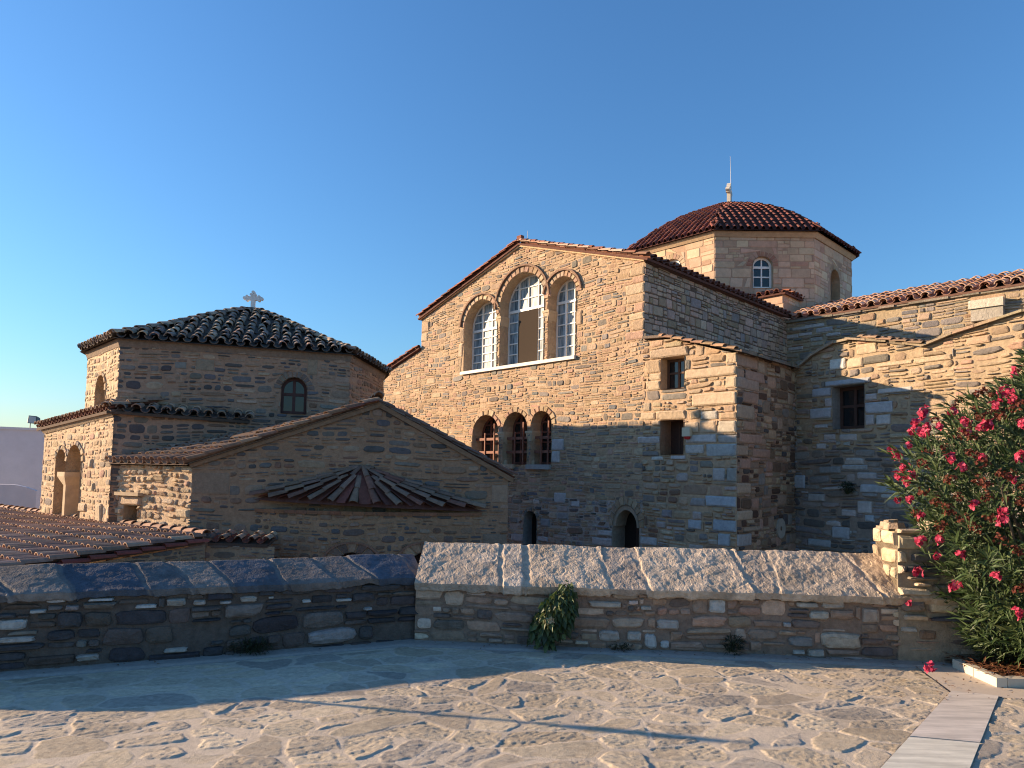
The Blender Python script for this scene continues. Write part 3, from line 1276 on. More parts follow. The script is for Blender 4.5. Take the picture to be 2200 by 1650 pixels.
SLATE_COP = [(0.10, 0.105, 0.12), (0.125, 0.12, 0.12), (0.17, 0.145, 0.13), (0.08, 0.092, 0.115), (0.22, 0.185, 0.16)]
TAN_COP = [(0.46, 0.37, 0.285), (0.50, 0.40, 0.30), (0.42, 0.34, 0.27), (0.50, 0.375, 0.25), (0.46, 0.385, 0.31)]
ZL, ZLR = 0.60, 0.76
ZR, ZRR = 0.57, 0.895
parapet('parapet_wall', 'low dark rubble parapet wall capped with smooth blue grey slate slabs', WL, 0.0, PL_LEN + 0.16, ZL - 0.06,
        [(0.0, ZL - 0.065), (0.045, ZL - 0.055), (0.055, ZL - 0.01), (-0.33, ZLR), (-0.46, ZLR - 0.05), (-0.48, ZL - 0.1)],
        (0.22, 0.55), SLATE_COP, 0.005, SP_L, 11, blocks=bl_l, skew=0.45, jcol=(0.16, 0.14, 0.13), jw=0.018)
parapet('parapet_wall', 'taller rubble parapet wall capped with rough tan sloping stones, beside the oleander', WR, 0.10, 7.4, ZR - 0.06,
        [(0.0, ZR - 0.075), (0.055, ZR - 0.065), (0.075, ZR - 0.01), (-0.34, ZRR), (-0.47, ZRR - 0.06), (-0.48, ZR - 0.1)],
        (0.22, 0.95), TAN_COP, 0.023, SP_R, 12, blocks=bl_r, skew=0.15, jcol=(0.44, 0.36, 0.28), jw=0.022)
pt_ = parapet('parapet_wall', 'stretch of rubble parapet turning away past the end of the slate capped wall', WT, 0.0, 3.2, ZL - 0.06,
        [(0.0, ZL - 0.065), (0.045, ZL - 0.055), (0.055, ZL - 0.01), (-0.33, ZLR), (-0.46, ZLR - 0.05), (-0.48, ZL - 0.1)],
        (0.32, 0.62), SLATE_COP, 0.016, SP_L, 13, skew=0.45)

# pier of pale and dark blocks rising over the right end of the parapet
sp0 = WR.s(1926, 1262)
pier_root = empty('stone_pier', WR.P(sp0 + 0.6, 0, -0.2), 'stub of higher wall in pale and dark squared stones behind the oleander', 'wall')
SP_P = dict(H=(0.12, 0.17), W=(0.3, 0.6), split=(0.85, 0.15, 0.0), n=(3.5, 7), N=14, lod=2, t=(0.02, 0.05), joint=0.02, jit=0.1,
            pal=pal(((0.50, 0.40, 0.28), 2.5), (DARK, 1.2), ((0.25, 0.2, 0.15), 1)), mortar=(0.3, 0.24, 0.17), wave=0.01)
PIER_T = 1.17


def pier_extra(mb, W_, rng):
    a, b = W_.P(sp0, 0, -0.01), W_.P(sp0 + 2.6, 0, -0.01)
    mb.box(V((a.x, a.y, LOW)), b - a, -W_.n * 0.42, V((0, 0, PIER_T - 0.02 - LOW)), (0.3, 0.24, 0.17))


WRP = Wall(WR.P(0, 0, 0.03), PR_U)
make_wall('masonry', pier_root, WRP, [(rect(sp0, ZR - 0.2, sp0 + 2.6, PIER_T), SP_P)], seed=21, mat=M_NEAR, extra=pier_extra, mortar=(0.3, 0.24, 0.17))
_pc = WRP.P(sp0, 0, 0)
WPS = Wall(_pc - WRP.n * 0.42, WRP.n)
SP_P2 = dict(SP_P, W=(0.25, 0.5), pal=pal(((0.55, 0.43, 0.29), 3), ((0.45, 0.34, 0.22), 2)))
make_wall('side_masonry', pier_root, WPS, [(rect(0, ZR - 0.3, 0.42, PIER_T), SP_P2)], seed=22, mat=M_NEAR, mortar=(0.36, 0.28, 0.19))
_r = random.Random(5)
for i in range(26):
    c = WRP.P(sp0 + _r.uniform(0.0, 2.4), PIER_T + _r.uniform(-0.01, 0.03), -_r.uniform(0.04, 0.36))
    a = _r.uniform(0, 3.14)
    ax, ay = V((math.cos(a), math.sin(a), _r.uniform(-.1, .1))) * _r.uniform(.1, .24), V((-math.sin(a), math.cos(a), _r.uniform(-.1, .1))) * _r.uniform(.08, .16)
    mb_c = jit(_r, _r.choice(((0.5, 0.4, 0.28), (0.42, 0.32, 0.22), (0.25, 0.22, 0.2))))
    vv = [c + ax * math.cos(2 * math.pi * k / 8) * .5 * _r.uniform(.8, 1.1) + ay * math.sin(2 * math.pi * k / 8) * .5 for k in range(8)]
    up = V((0, 0, _r.uniform(.04, .08)))
    pt2 = MB()
    pt2.add(vv + [v * 0.85 + c * 0.15 + up for v in vv], [(k, (k + 1) % 8, 8 + (k + 1) % 8, 8 + k) for k in range(8)] + [tuple(8 + k for k in range(8))], mb_c)
    pt2.build('loose_stone', M_NEAR, pier_root)

# ------------------------------------------------------------------ church
FA, FB = at_depth(900, 1000, 25.3), at_depth(1384, 1000, 18.0)
F = Wall((FA.x, FA.y), (FB - FA).xy)
S0 = F.s(1384, 700)
BASE = F.P(S0 - 5, LOW, 0)
church = empty('stone_church', BASE, 'large sunlit stone church with a gabled front, triple arched windows and a red tiled dome', 'church')
S_ = Wall(F.P(S0, 0), -F.n)                      # side wall of the gabled arm, running back
S_LEN = S_.s(1690, 680)
sA0, sA1 = F.s(740, 830), F.s(906, 720)
zLow0, zLow1 = F.z(815, 813), F.z(906, 753)
zLow0 = zLow1 + (zLow0 - zLow1) * (sA1 - sA0) / (sA1 - F.s(815, 813))
zE1 = F.z(906, 688)
sAp, zAp = F.sz(1119, 531)
zE2 = F.z(1384, 563)
sC1, zC1 = F.sz(1583, 760)
zC0 = F.z(1386, 731)
sCp, zCp = F.sz(1440, 728)

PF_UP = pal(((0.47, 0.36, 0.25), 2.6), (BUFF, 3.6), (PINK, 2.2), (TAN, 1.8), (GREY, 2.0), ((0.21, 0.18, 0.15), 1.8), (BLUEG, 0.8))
_pf_lo = pal(((0.46, 0.385, 0.33), 2.4), ((0.30, 0.265, 0.25), 2.0), (BUFF, 2.2), (CREAM, 1.6), (TAN, 1.8), ((0.13, 0.115, 0.105), 1.3), ((0.26, 0.165, 0.115), 1.0))  # greyer lower stones, their colours also lightened to offset the shade falling there


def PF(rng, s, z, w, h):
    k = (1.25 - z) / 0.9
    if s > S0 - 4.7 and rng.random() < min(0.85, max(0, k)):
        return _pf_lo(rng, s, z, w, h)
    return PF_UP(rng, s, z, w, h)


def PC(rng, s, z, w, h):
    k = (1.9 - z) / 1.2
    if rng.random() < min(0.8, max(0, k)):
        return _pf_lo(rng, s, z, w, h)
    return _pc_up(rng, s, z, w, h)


_pc_up = pal(((0.45, 0.345, 0.24), 2.6), (BUFF, 2.6), (TAN, 1.8), (GREY, 1.8), ((0.2, 0.175, 0.15), .8))
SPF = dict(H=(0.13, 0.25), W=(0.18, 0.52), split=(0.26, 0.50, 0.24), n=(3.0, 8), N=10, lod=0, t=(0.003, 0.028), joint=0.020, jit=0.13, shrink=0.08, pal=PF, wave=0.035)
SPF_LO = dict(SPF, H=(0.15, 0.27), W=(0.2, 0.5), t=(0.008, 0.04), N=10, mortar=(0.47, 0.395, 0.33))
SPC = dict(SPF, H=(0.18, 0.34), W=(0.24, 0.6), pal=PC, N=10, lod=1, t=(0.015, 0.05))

up_l = (F.s(998, 740), F.s(1067, 790), (F.z(994, 801) + F.z(1068, 789)) / 2, F.z(1040, 643))
up_m = (F.s(1073.5, 780), F.s(1168, 772), up_l[2], F.z(1123, 586))
up_r = (F.s(1177, 770), F.s(1238, 700), up_l[2], F.z(1216, 593))
lo_z = F.z(1102, 998)
lo_l = (F.s(1015, 980), F.s(1072, 980), lo_z, F.z(1042, 892))
lo_m = (F.s(1081, 980), F.s(1133, 980), lo_z, F.z(1102, 886))
lo_r = (F.s(1141, 980), F.s(1185, 980), lo_z, F.z(1166, 883))
sm = (F.s(848, 900), F.s(873, 900), F.z(860, 960), F.z(861, 878))
d1 = (F.s(1126, 1140), F.s(1154, 1140), -1.4, F.z(1141, 1098))
d2 = (F.s(1317, 1140), F.s(1374, 1140), -1.6, F.z(1350, 1085))
w1 = (F.s(1421, 800), F.s(1471, 800), F.z(1445, 836), F.z(1445, 768))
w2 = (F.s(1420, 940), F.s(1469, 940), F.z(1445, 976.5), F.z(1445, 902))


def arch_open(a, depth, ring, rcol=BUFF, n=11, vpal=None, pointed=0.0, ringleg=True, t=0.03, vous=True, **kw):
    sl, sr, zb, zt = a
    c, r = (sl + sr) / 2, (sr - sl) / 2
    kz = 1 + pointed
    zs = zt - r * kz
    o = dict(poly=arch_poly(sl, sr, zb, zt, 14, pointed), depth=depth, rcol=rcol)
    outer = [(sl, zb), (sr, zb)] + [(sr, zs)] + [(c + (r + ring) * math.cos(math.pi * i / 12), zs + (r * kz + ring) * math.sin(math.pi * i / 12)) for i in range(13)] + [(sl, zs)]
    # convex hull-ish: widen straight part to the ring
    o['outer'] = [(sl - ring * (1 if ringleg else 0.05), zs - 0.02), (sr + ring * (1 if ringleg else 0.05), zs - 0.02)] + [(c + (r + ring) * math.cos(math.pi * i / 12), zs + (r * kz + ring) * math.sin(math.pi * i / 12)) for i in range(13)]
    if vous:
        o['vous'] = dict(c=c, zs=zs, r0=r, r1=r + ring, n=n, kz=kz, t=t)
        if vpal:
            o['vous']['pal'] = vpal
    o.update(kw)
    return o


VP_ = pal((PINK, 2), (BUFF, 3), (CREAM, 2), (TAN, 1))
VPG = pal((GREY, 2), (BUFF, 1.5), (TAN, 1), (CREAM, 1))
# straight parts of the openings are cut from the rubble by their own rectangles
ops = [arch_open(up_l, 0.37, 0.17, vpal=VP_, n=13, ringleg=True), arch_open(up_m, 0.37, 0.20, vpal=VP_, n=17), arch_open(up_r, 0.37, 0.18, vpal=VP_, n=13),
       arch_open(lo_l, 0.42, 0.16, vpal=VP_, n=9), arch_open(lo_m, 0.42, 0.16, vpal=VP_, n=9), arch_open(lo_r, 0.42, 0.16, vpal=VP_, n=9),
       arch_open(sm, 0.4, 0.12, vpal=VP_, n=7, back=(0.12, 0.05, 0.035)),
       arch_open(d1, 0.35, 0.10, rcol=(0.3, 0.28, 0.25), vpal=VPG, n=9, back=(0.03, 0.025, 0.02)),
       arch_open(d2, 0.55, 0.16, rcol=(0.36, 0.30, 0.23), vpal=pal((BUFF, 1), (TAN, 1)), n=11, pointed=0.35),
       dict(poly=rect(*[w1[0], w1[2], w1[1], w1[3]]), depth=0.38, rcol=BUFF),
       dict(poly=rect(*[w2[0], w2[2], w2[1], w2[3]]), depth=0.5, rcol=(0.34, 0.22, 0.14))]


def fb(x0, y0, x1, y1, col=(0.45, 0.345, 0.24), t=0.035):
    """block given by the picture corners of its face on the facade plane"""
    xm = (x0 + x1) / 2
    return (F.s(x0, (y0 + y1) / 2), F.z(xm, y1), F.s(x1, (y0 + y1) / 2), F.z(xm, y0), col, t)


GM = (0.47, 0.43, 0.40)
blk = [
    # straight jambs of the arched openings keep the rubble out
    (up_l[0] - 0.30, up_l[2], up_l[0], up_l[2] + 0.55, BUFF), (up_l[0] - 0.36, up_l[2] + .55, up_l[0], up_l[2] + 1.05, CREAM), (up_l[0] - 0.24, up_l[2] + 1.05, up_l[0], up_l[3] - (up_l[1] - up_l[0]) / 2, BUFF),
    (up_r[1], up_r[2] + 0.9, up_r[1] + 0.24, up_r[2] + 1.35, BUFF),
    (lo_l[0] - 0.4, lo_l[2] + .1, lo_l[0], lo_l[2] + 0.42, BUFF), (lo_l[0] - 0.28, lo_l[2] + .42, lo_l[0], lo_l[2] + 0.8, BUFF),
    (lo_r[1], lo_r[2] + 0.05, lo_r[1] + 0.35, lo_r[2] + 0.42, GM), (lo_r[1], lo_r[2] + 0.42, lo_r[1] + 0.5, lo_r[2] + 0.78, GM),
    # block: lintels, jambs, quoins
    (F.s(1398, 762), w1[3], F.s(1481, 755), w1[3] + 0.27, CREAM, 0.07),
    (w1[0] - 0.5, w1[2] + 0.46, w1[0], w1[3], BUFF), (w1[0] - 0.46, w1[2], w1[0], w1[2] + 0.27, CREAM, .05), (w1[0] - .38, w1[2] + .27, w1[0], w1[2] + .46, CREAM),
    (w1[1], w1[2] + 0.2, F.s(1583, 800), w1[2] + 0.46, CREAM, .04), (F.s(1560, 770), w1[2] + .5, sC1, w1[2] + 0.76, CREAM),
    (F.s(1558, 830), w1[2] - 0.1, sC1, w1[2] + 0.19, CREAM),
    fb(1487, 842, 1583, 872, (0.50, 0.385, 0.265), 0.05), fb(1410, 881, 1474, 902, CREAM, 0.05), fb(1376, 886, 1409, 903, CREAM),
    fb(1505, 882, 1543, 902, (0.46, 0.42, 0.36)), fb(1546, 885, 1583, 901, BUFF), fb(1503, 903, 1540, 931, CREAM), fb(1542, 903, 1583, 931, (0.44, 0.38, 0.3)),
    fb(1471, 906, 1502, 931, CREAM), fb(1474, 933, 1540, 952, GM), fb(1543, 934, 1583, 952, (0.34, 0.33, 0.31)),
    fb(1370, 937, 1418, 953, GM), fb(1472, 955, 1514, 975, GM), fb(1517, 953, 1583, 981, (0.36, 0.37, 0.37)),
    fb(1400, 980, 1426, 990, MARB), fb(1441, 978, 1474, 988, GM), fb(1531, 1005, 1559, 1034, GM), fb(1561, 1004, 1583, 1036, (0.36, 0.34, 0.31)),
    fb(1516, 1065, 1583, 1090, (0.40, 0.42, 0.43), .045), fb(1478, 1116, 1508, 1138, (0.40, 0.41, 0.42)), fb(1531, 1116, 1583, 1143, (0.37, 0.39, 0.41), .045),
    fb(1542, 1146, 1570, 1174, (0.42, 0.43, 0.44)), fb(1272, 1154, 1316, 1173, GM), fb(1285, 1138, 1316, 1152, GM), fb(1376, 1153, 1412, 1172, GM),
    fb(1098, 1146, 1125, 1164, GM), fb(1155, 1152, 1178, 1164, GM), fb(1162, 1114, 1182, 1132, (0.30, 0.29, 0.28)),
    fb(1228, 1076, 1246, 1090, GM), fb(1190, 1058, 1216, 1082, GM), fb(1146, 1072, 1160, 1084, MARB),
    # quoins at the gable's corners
    (sA1 + 0.0, zE1 - 0.5, sA1 + 0.5, zE1 - 0.1, BUFF), (sA1, zE1 - 0.85, sA1 + 0.38, zE1 - 0.52, CREAM),
]
_z = zC0 + 0.05
_k = 0
while _z < zE2 - 0.15:
    _hh = (0.24, 0.30, 0.2, 0.27)[_k % 4]
    _ww = (0.62, 0.4, 0.5, 0.34, 0.58)[_k % 5]
    blk.append((S0 - _ww, _z, S0, min(zE2 - 0.02, _z + _hh), (PINK, BUFF, CREAM)[_k % 3], 0.028))
    _z += _hh
    _k += 1


def f_extra(mb, W, rng):
    # projecting brick bands over the upper arches
    for (a, e0, e1, ring) in ((up_l, 0.45, math.pi - 0.05, 0.17), (up_m, 0.06, math.pi + 0.0, 0.20), (up_r, 0.12, math.pi - 0.2, 0.18)):
        c, r = (a[0] + a[1]) / 2, (a[1] - a[0]) / 2
        hood(mb, W, c, a[3] - r, r + ring, r + ring + 0.055, 0.085, (0.28, 0.175, 0.12), e0, e1)
    # cornice moulding under the rakes
    for (p, q) in (((sA1 - 0.1, zE1), (sAp, zAp)), ((sAp, zAp), (S0 + 0.02, zE2))):
        a, b = W.P(p[0], p[1], 0), W.P(q[0], q[1], 0)
        dz = V((0, 0, 0.11))
        mb.add([a, b, b + W.n * .07, a + W.n * .07, a + dz, b + dz, b + dz + W.n * .09, a + dz + W.n * .09],
               [(0, 3, 2, 1), (4, 5, 6, 7), (3, 7, 6, 2), (0, 4, 7, 3), (1, 2, 6, 5)], (0.60, 0.42, 0.26))


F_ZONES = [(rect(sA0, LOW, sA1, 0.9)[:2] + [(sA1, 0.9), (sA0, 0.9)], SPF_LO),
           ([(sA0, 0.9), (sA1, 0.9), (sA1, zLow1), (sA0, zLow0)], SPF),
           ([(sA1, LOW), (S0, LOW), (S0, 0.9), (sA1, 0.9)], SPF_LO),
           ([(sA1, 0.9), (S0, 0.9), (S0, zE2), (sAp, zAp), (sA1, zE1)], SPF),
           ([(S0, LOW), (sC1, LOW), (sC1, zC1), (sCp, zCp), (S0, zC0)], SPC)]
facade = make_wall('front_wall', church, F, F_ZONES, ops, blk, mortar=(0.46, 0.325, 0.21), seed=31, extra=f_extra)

# windows of the upper group, white painted
for (a, cols, tint) in ((up_l, 3, 1), (up_m, 4, 1), (up_r, 3, 1)):
    r = (a[1] - a[0]) / 2
    wdw = window('window', church, F, a[0] - 0.02, a[1] + 0.02, a[2] + 0.02, a[3] + 0.01, -0.36, WHITE, M_PAINT, M_GLASS_CURTAIN, cols=cols, rows=5,
                 fw=0.06, mw=0.034, transom=a[3] - r * 0.98 - 0.12, tw=0.085, stile=0.0 if a is up_r else 0.13)
    if cols == 4:
        iw = (a[1] - a[0] - 0.12 - 0.13 + 0.04) / 4
        sb = MB()
        bar(sb, F, a[0] + 0.04 + iw, a[2] + 0.1, a[0] + 0.04 + iw * 3, a[3] - r * 0.98 - 0.18, -0.345, 0.02, (0.060, 0.047, 0.037))
        sb.build('insect_screen', M_SCREEN, wdw)
sl_ = MB()
bar(sl_, F, up_l[0] - 0.1, up_l[2] - 0.09, up_r[1] + 0.02, up_l[2] + 0.012, 0.10, 0.46, (0.66, 0.62, 0.55))
sl_.build('sill', M_MARBLE, church)
# colonnettes with spreading capitals between the upper lights and the lower lights


def colonnette(W, s0, s1, zb, zc, zt, depth, col, cap_w, name='colonnette'):
    mb = MB()
    c, hw = (s0 + s1) / 2, (s1 - s0) / 2
    # shaft
    pr = [(zb, hw * 1.35), (zb + 0.10, hw * 1.35), (zb + 0.14, hw * 1.02), (zc - 0.06, hw * 0.95), (zc - 0.04, hw * 1.15), (zc, hw * 1.15)]
    vs_, fs = [], []
    n = 10
    for (z, r) in pr:
        for k in range(n):
            th = 2 * math.pi * k / n
            vs_.append(W.P(c + r * math.cos(th), z, 0.005 - hw * 1.35 + r * math.sin(th)))
    for i in range(len(pr) - 1):
        for k in range(n):
            k2 = (k + 1) % n
            fs.append((i * n + k2, i * n + k, (i + 1) * n + k, (i + 1) * n + k2))
    mb.add(vs_, fs, col, False)
    # impost block spreading upwards and running through the wall
    b0, b1 = (hw * 1.2, 0.0), (cap_w, 0.02)
    q = []
    for (w, z, d) in ((hw * 1.2, zc, 0.0), (cap_w, zt - 0.07, 0.03), (cap_w * 1.06, zt - 0.07, 0.05), (cap_w * 1.06, zt, 0.05)):
        q += [W.P(c - w, z, d), W.P(c + w, z, d), W.P(c + w, z, -depth), W.P(c - w, z, -depth)]
    fs = [(3, 2, 1, 0)]
    for i in range(3):
        for k in range(4):
            k2 = (k + 1) % 4
            fs.append((i * 4 + k, i * 4 + k2, (i + 1) * 4 + k2, (i + 1) * 4 + k))
    fs.append((12, 13, 14, 15))
    mb.add(q, fs, col)
    return mb.build(name, M_ASHLAR, church)


colonnette(F, up_l[1], up_m[0], up_l[2] + 0.01, F.z(1068, 702), F.z(1066, 682), 0.35, (0.52, 0.40, 0.27), 0.12)
colonnette(F, up_m[1], up_r[0], up_l[2] + 0.01, F.z(1172, 690), F.z(1170, 668), 0.35, (0.52, 0.40, 0.27), 0.13)
colonnette(F, lo_l[1], lo_m[0], lo_z + 0.01, F.z(1077, 950), F.z(1072, 928), 0.35, (0.54, 0.43, 0.29), 0.14)
colonnette(F, lo_m[1], lo_r[0], lo_z + 0.01, F.z(1137, 948), F.z(1132, 926), 0.35, (0.54, 0.43, 0.29), 0.14)
sl2 = MB()
bar(sl2, F, lo_l[0] - 0.05, lo_z - 0.13, lo_m[0] + 0.55, lo_z + 0.005, 0.10, 0.5, (0.46, 0.36, 0.25))
bar(sl2, F, lo_m[1] + 0.02, lo_z - 0.14, lo_r[1] + 0.0, lo_z + 0.005, 0.10, 0.5, (0.34, 0.33, 0.31))
sl2.build('sill', M_ASHLAR, church)
LAT = (0.17, 0.07, 0.048)
for a in (lo_l, lo_m, lo_r):
    w = window('window', church, F, a[0] - 0.02, a[1] + 0.02, a[2], a[3] + 0.01, -0.40, LAT, M_WOOD, M_GLASS_DARK, cols=3, rows=5, fw=0.09, mw=0.06,
               tint=(0.02, 0.02, 0.02))
    gb = MB()
    gc = (0.23, 0.095, 0.062)
    for zz in (0.36, 0.80):
        bar(gb, F, a[0] + 0.02, a[2] + zz, a[1] - 0.02, a[2] + zz + 0.085, -0.12, 0.03, gc)
    for q in (0.38, 0.72):
        s = a[0] + (a[1] - a[0]) * q
        bar(gb, F, s - 0.02, a[2], s + 0.02, a[2] + 1.05 + 0.3 * (q > .5), -0.09, 0.03, gc)
    gb.build('grille', M_WOOD, w)
window('window', church, F, w1[0] - 0.02, w1[1] + 0.02, w1[2] - 0.01, w1[3] + 0.01, -0.27, (0.10, 0.055, 0.035), M_WOOD, M_GLASS_DARK, cols=2, rows=2, fw=0.08, mw=0.05, arch=False)
dr = MB()
bar(dr, F, w2[0] - 0.02, w2[2], w2[1] + 0.02, w2[3], -0.46, 0.04, (0.06, 0.028, 0.02))
for q in (0.36, 0.7):
    bar(dr, F, w2[0] + (w2[1] - w2[0]) * q, w2[2], w2[0] + (w2[1] - w2[0]) * q + 0.04, w2[3], -0.445, 0.012, (0.085, 0.04, 0.027))
dr.build('shutter', M_WOOD, church)
dd = MB()
P = arch_poly(d2[0] - 0.02, d2[1] + 0.02, d2[2], d2[3] + 0.01, 14, 0.35)
dd.add([F.P(*v, -0.54) for v in P], [tuple(range(len(P)))], (0.025, 0.018, 0.014))
cdo, rdo = (d2[0] + d2[1]) / 2, (d2[1] - d2[0]) / 2
hood(dd, F, cdo, d2[3] - rdo * 1.35, rdo - 0.09, rdo + 0.02, -0.47, (0.34, 0.27, 0.19), 0, math.pi, kz=1.3)
bar(dd, F, d2[0], d2[2] + 0.9, d2[1], d2[2] + 0.98, -0.5, 0.03, (0.06, 0.035, 0.025))
bar(dd, F, cdo - .03, d2[2], cdo + .03, d2[3] - .1, -0.5, 0.03, (0.06, 0.035, 0.025))
dd.build('door', M_WOOD, church)

# side wall of the arm: regular small ashlar
zS0 = zE2 - 0.02
zS1 = S_.z(1690, 686)
SPS = dict(H=(0.16, 0.3), W=(0.22, 0.42), split=(0.45, 0.48, 0.07), n=(7, 12), N=12, lod=0, t=(0.008, 0.03), joint=0.016, jit=0.03,
           pal=pal(((0.52, 0.345, 0.25), 3), ((0.52, 0.375, 0.26), 2.4), (TAN, 2), ((0.44, 0.32, 0.25), 2), ((0.34, 0.28, 0.24), 0.6)), mortar=(0.15, 0.10, 0.07), wave=0.015)
make_wall('side_wall', church, S_, [([(0, 2.4), (S_LEN + 1.5, 2.4), (S_LEN + 1.5, zS1), (0, zS0)], SPS)], seed=32)

# arm roof: two slopes with verge tiles on the gable and scalloped eave along the side wall
PT_RED = pal(((0.30, 0.115, 0.07), 3), ((0.24, 0.09, 0.06), 2.5), ((0.36, 0.16, 0.10), 1.4), ((0.18, 0.075, 0.055), 1))
PT_PINK = pal(((0.54, 0.35, 0.25), 3), ((0.58, 0.40, 0.30), 2), ((0.40, 0.22, 0.15), 1.5), ((0.30, 0.16, 0.11), 0.6))
PT_OLD = pal(((0.31, 0.24, 0.18), 3), ((0.25, 0.195, 0.15), 2.4), ((0.42, 0.31, 0.22), 1.8), ((0.16, 0.13, 0.11), 1.7), ((0.50, 0.37, 0.25), 1.3), ((0.35, 0.225, 0.16), 1.4))
PT_MID = pal(((0.27, 0.17, 0.115), 3), ((0.22, 0.14, 0.10), 2.5), ((0.33, 0.22, 0.15), 1.5), ((0.17, 0.115, 0.085), 1.2))
PAN_RED = pal(((0.20, 0.08, 0.055), 2), ((0.16, 0.065, 0.045), 2))
PAN_OLD = pal(((0.17, 0.125, 0.10), 2), ((0.13, 0.10, 0.08), 2))
DK_RED = (0.13, 0.055, 0.04)
back = -F.n
rng_ = random.Random(77)
rf = MB()
for (p, q, side) in (((sA1 - 0.12, zE1 + 0.06), (sAp, zAp + 0.11), 0), ((S0 + 0.18, zE2 + 0.05), (sAp, zAp + 0.11), 1)):
    e0 = F.P(p[0], p[1], 0.12)
    ap = F.P(q[0], q[1], 0.12)
    slope = (ap - e0)
    ln = slope.length
    L_ = S_LEN + 0.2 if side else S_LEN + 4
    A_, B_ = (e0, e0 + back * L_)
    if side:
        B_.z = B_.z + (zS1 - zS0)
    plane_roof(rf, A_, B_, slope, ln, 0.30, 0.085, 0.40, PT_RED, PAN_RED, rng_, DK_RED)
    # verge cover tiles
    tile_run(rf, [e0 + V((0, 0, .05)) + F.n * 0.0, ap + V((0, 0, .05))], F.n, 0.10, 0.42, PT_PINK if side else PT_RED, rng_)
rdg0 = F.P(sAp, zAp + 0.20, 0.10)
tile_run(rf, [rdg0, rdg0 + back * (S_LEN + 3)], F.u, 0.11, 0.42, PT_RED, rng_)
rf.box(rdg0 - F.u * 0.10 + V((0, 0, .0)), F.u * 0.2, back * 0.14, V((0, 0, 0.16)), (0.24, 0.09, 0.06))
rf.build('roof', M_TILE, church)
lr = MB()
lr.tube([rdg0 + back * .4, rdg0 + back * .4 + V((0, 0, 0.42))], 0.008, (0.3, 0.3, 0.3))
lr.build('lightning_rod', M_METAL, church)
# low aisle roof on the left
al = MB()
e0, e1 = F.P(sA0, zLow0 + 0.05, 0.12), F.P(sA1 - 0.0, zLow1 + 0.05, 0.12)
al.add([e0, e1, e1 + back * 6, e0 + back * 6] + [p + V((0, 0, 0.07)) for p in (e0, e1, e1 + back * 6, e0 + back * 6)],
       [(0, 3, 2, 1), (4, 5, 6, 7), (0, 1, 5, 4), (1, 2, 6, 5), (2, 3, 7, 6), (3, 0, 4, 7)], DK_RED)
tile_run(al, [e0 + V((0, 0, .09)), e1 + V((0, 0, .09))], F.n, 0.10, 0.42, PT_RED, rng_)
for k in range(14):
    tile_run(al, [e0 + back * (.3 + .3 * k) + V((0, 0, .09)), e1 + back * (.3 + .3 * k) + V((0, 0, .09))], F.n, 0.085, 0.42, PT_RED, rng_)
al.build('aisle_roof', M_TILE, church)

# block beside the facade: its right side and its lean-to slab roof
BK = Wall(F.P(sC1, 0), -F.n)
BK_LEN = BK.s(1707, 850)
SPB = dict(H=(0.18, 0.36), W=(0.2, 0.5), split=(0.35, 0.45, 0.2), n=(3, 8), N=10, lod=1, t=(0.012, 0.04), joint=0.018, jit=0.10,
           pal=pal((BUFF, 2.2), (PINK, 1.6), ((0.30, 0.22, 0.15), 2), (BROWN, 1.4), ((0.12, 0.07, 0.05), 1.2), (GREY, 1.0), (DARK, .6)), mortar=(0.33, 0.22, 0.145), wave=0.03)


def bb(x0, y0, x1, y1, col=PINK, t=0.03):
    a, b = BK.sz(x0, (y0 + y1) / 2), BK.sz(x1, (y0 + y1) / 2)
    return (max(0.0, a[0]), BK.z((x0 + x1) / 2, y1), b[0], BK.z((x0 + x1) / 2, y0), col, t)


bblk = [bb(1583, 764, 1626, 791, PINK), bb(1583, 793, 1598, 812, PINK), bb(1599, 798, 1642, 822, PINK), bb(1583, 812, 1630, 838, (0.45, 0.34, 0.25)), bb(1594, 842, 1628, 868, PINK),
        bb(1583, 870, 1620, 900, (0.45, 0.34, 0.25)), bb(1596, 905, 1622, 926, PINK), bb(1588, 932, 1636, 954, PINK), bb(1583, 956, 1606, 980, (0.4, 0.3, 0.21)),
        bb(1588, 984, 1612, 1008, PINK), bb(1583, 1037, 1612, 1062, (0.47, 0.36, 0.26)), bb(1583, 1096, 1616, 1118, (0.47, 0.36, 0.26)), bb(1583, 1146, 1614, 1174, (0.45, 0.44, 0.42)),
        bb(1596, 1130, 1632, 1142, (0.42, 0.32, 0.23)), bb(1616, 964, 1654, 984, PINK)]
make_wall('block_wall', church, BK, [(rect(0, LOW, BK_LEN, zC1 + 0.05), SPB)], blocks=bblk, seed=33)
md = MB()
mc = BK.sz(1675, 1135)
vs_ = []
for k in range(18):
    th = 2 * math.pi * k / 18
    vs_.append(BK.P(mc[0] + 0.24 * math.cos(th), mc[1] + 0.26 * math.sin(th), 0.05))
vin = [BK.P(mc[0] + 0.05 * math.cos(2 * math.pi * k / 18), mc[1] + 0.055 * math.sin(2 * math.pi * k / 18), 0.045) for k in range(18)]
vbk = [BK.P(mc[0] + 0.24 * math.cos(2 * math.pi * k / 18), mc[1] + 0.26 * math.sin(2 * math.pi * k / 18), -0.01) for k in range(18)]
md.add(vs_ + vin + vbk, [(k, (k + 1) % 18, 18 + (k + 1) % 18, 18 + k) for k in range(18)] + [(36 + k, 36 + (k + 1) % 18, (k + 1) % 18, k) for k in range(18)], (0.42, 0.37, 0.30))
md.add([v - BK.n * 0.03 for v in vin], [tuple(range(18))], (0.04, 0.035, 0.03))
md.build('round_stone', M_ASHLAR, church)
lt = MB()
zh = zC0 + 0.02
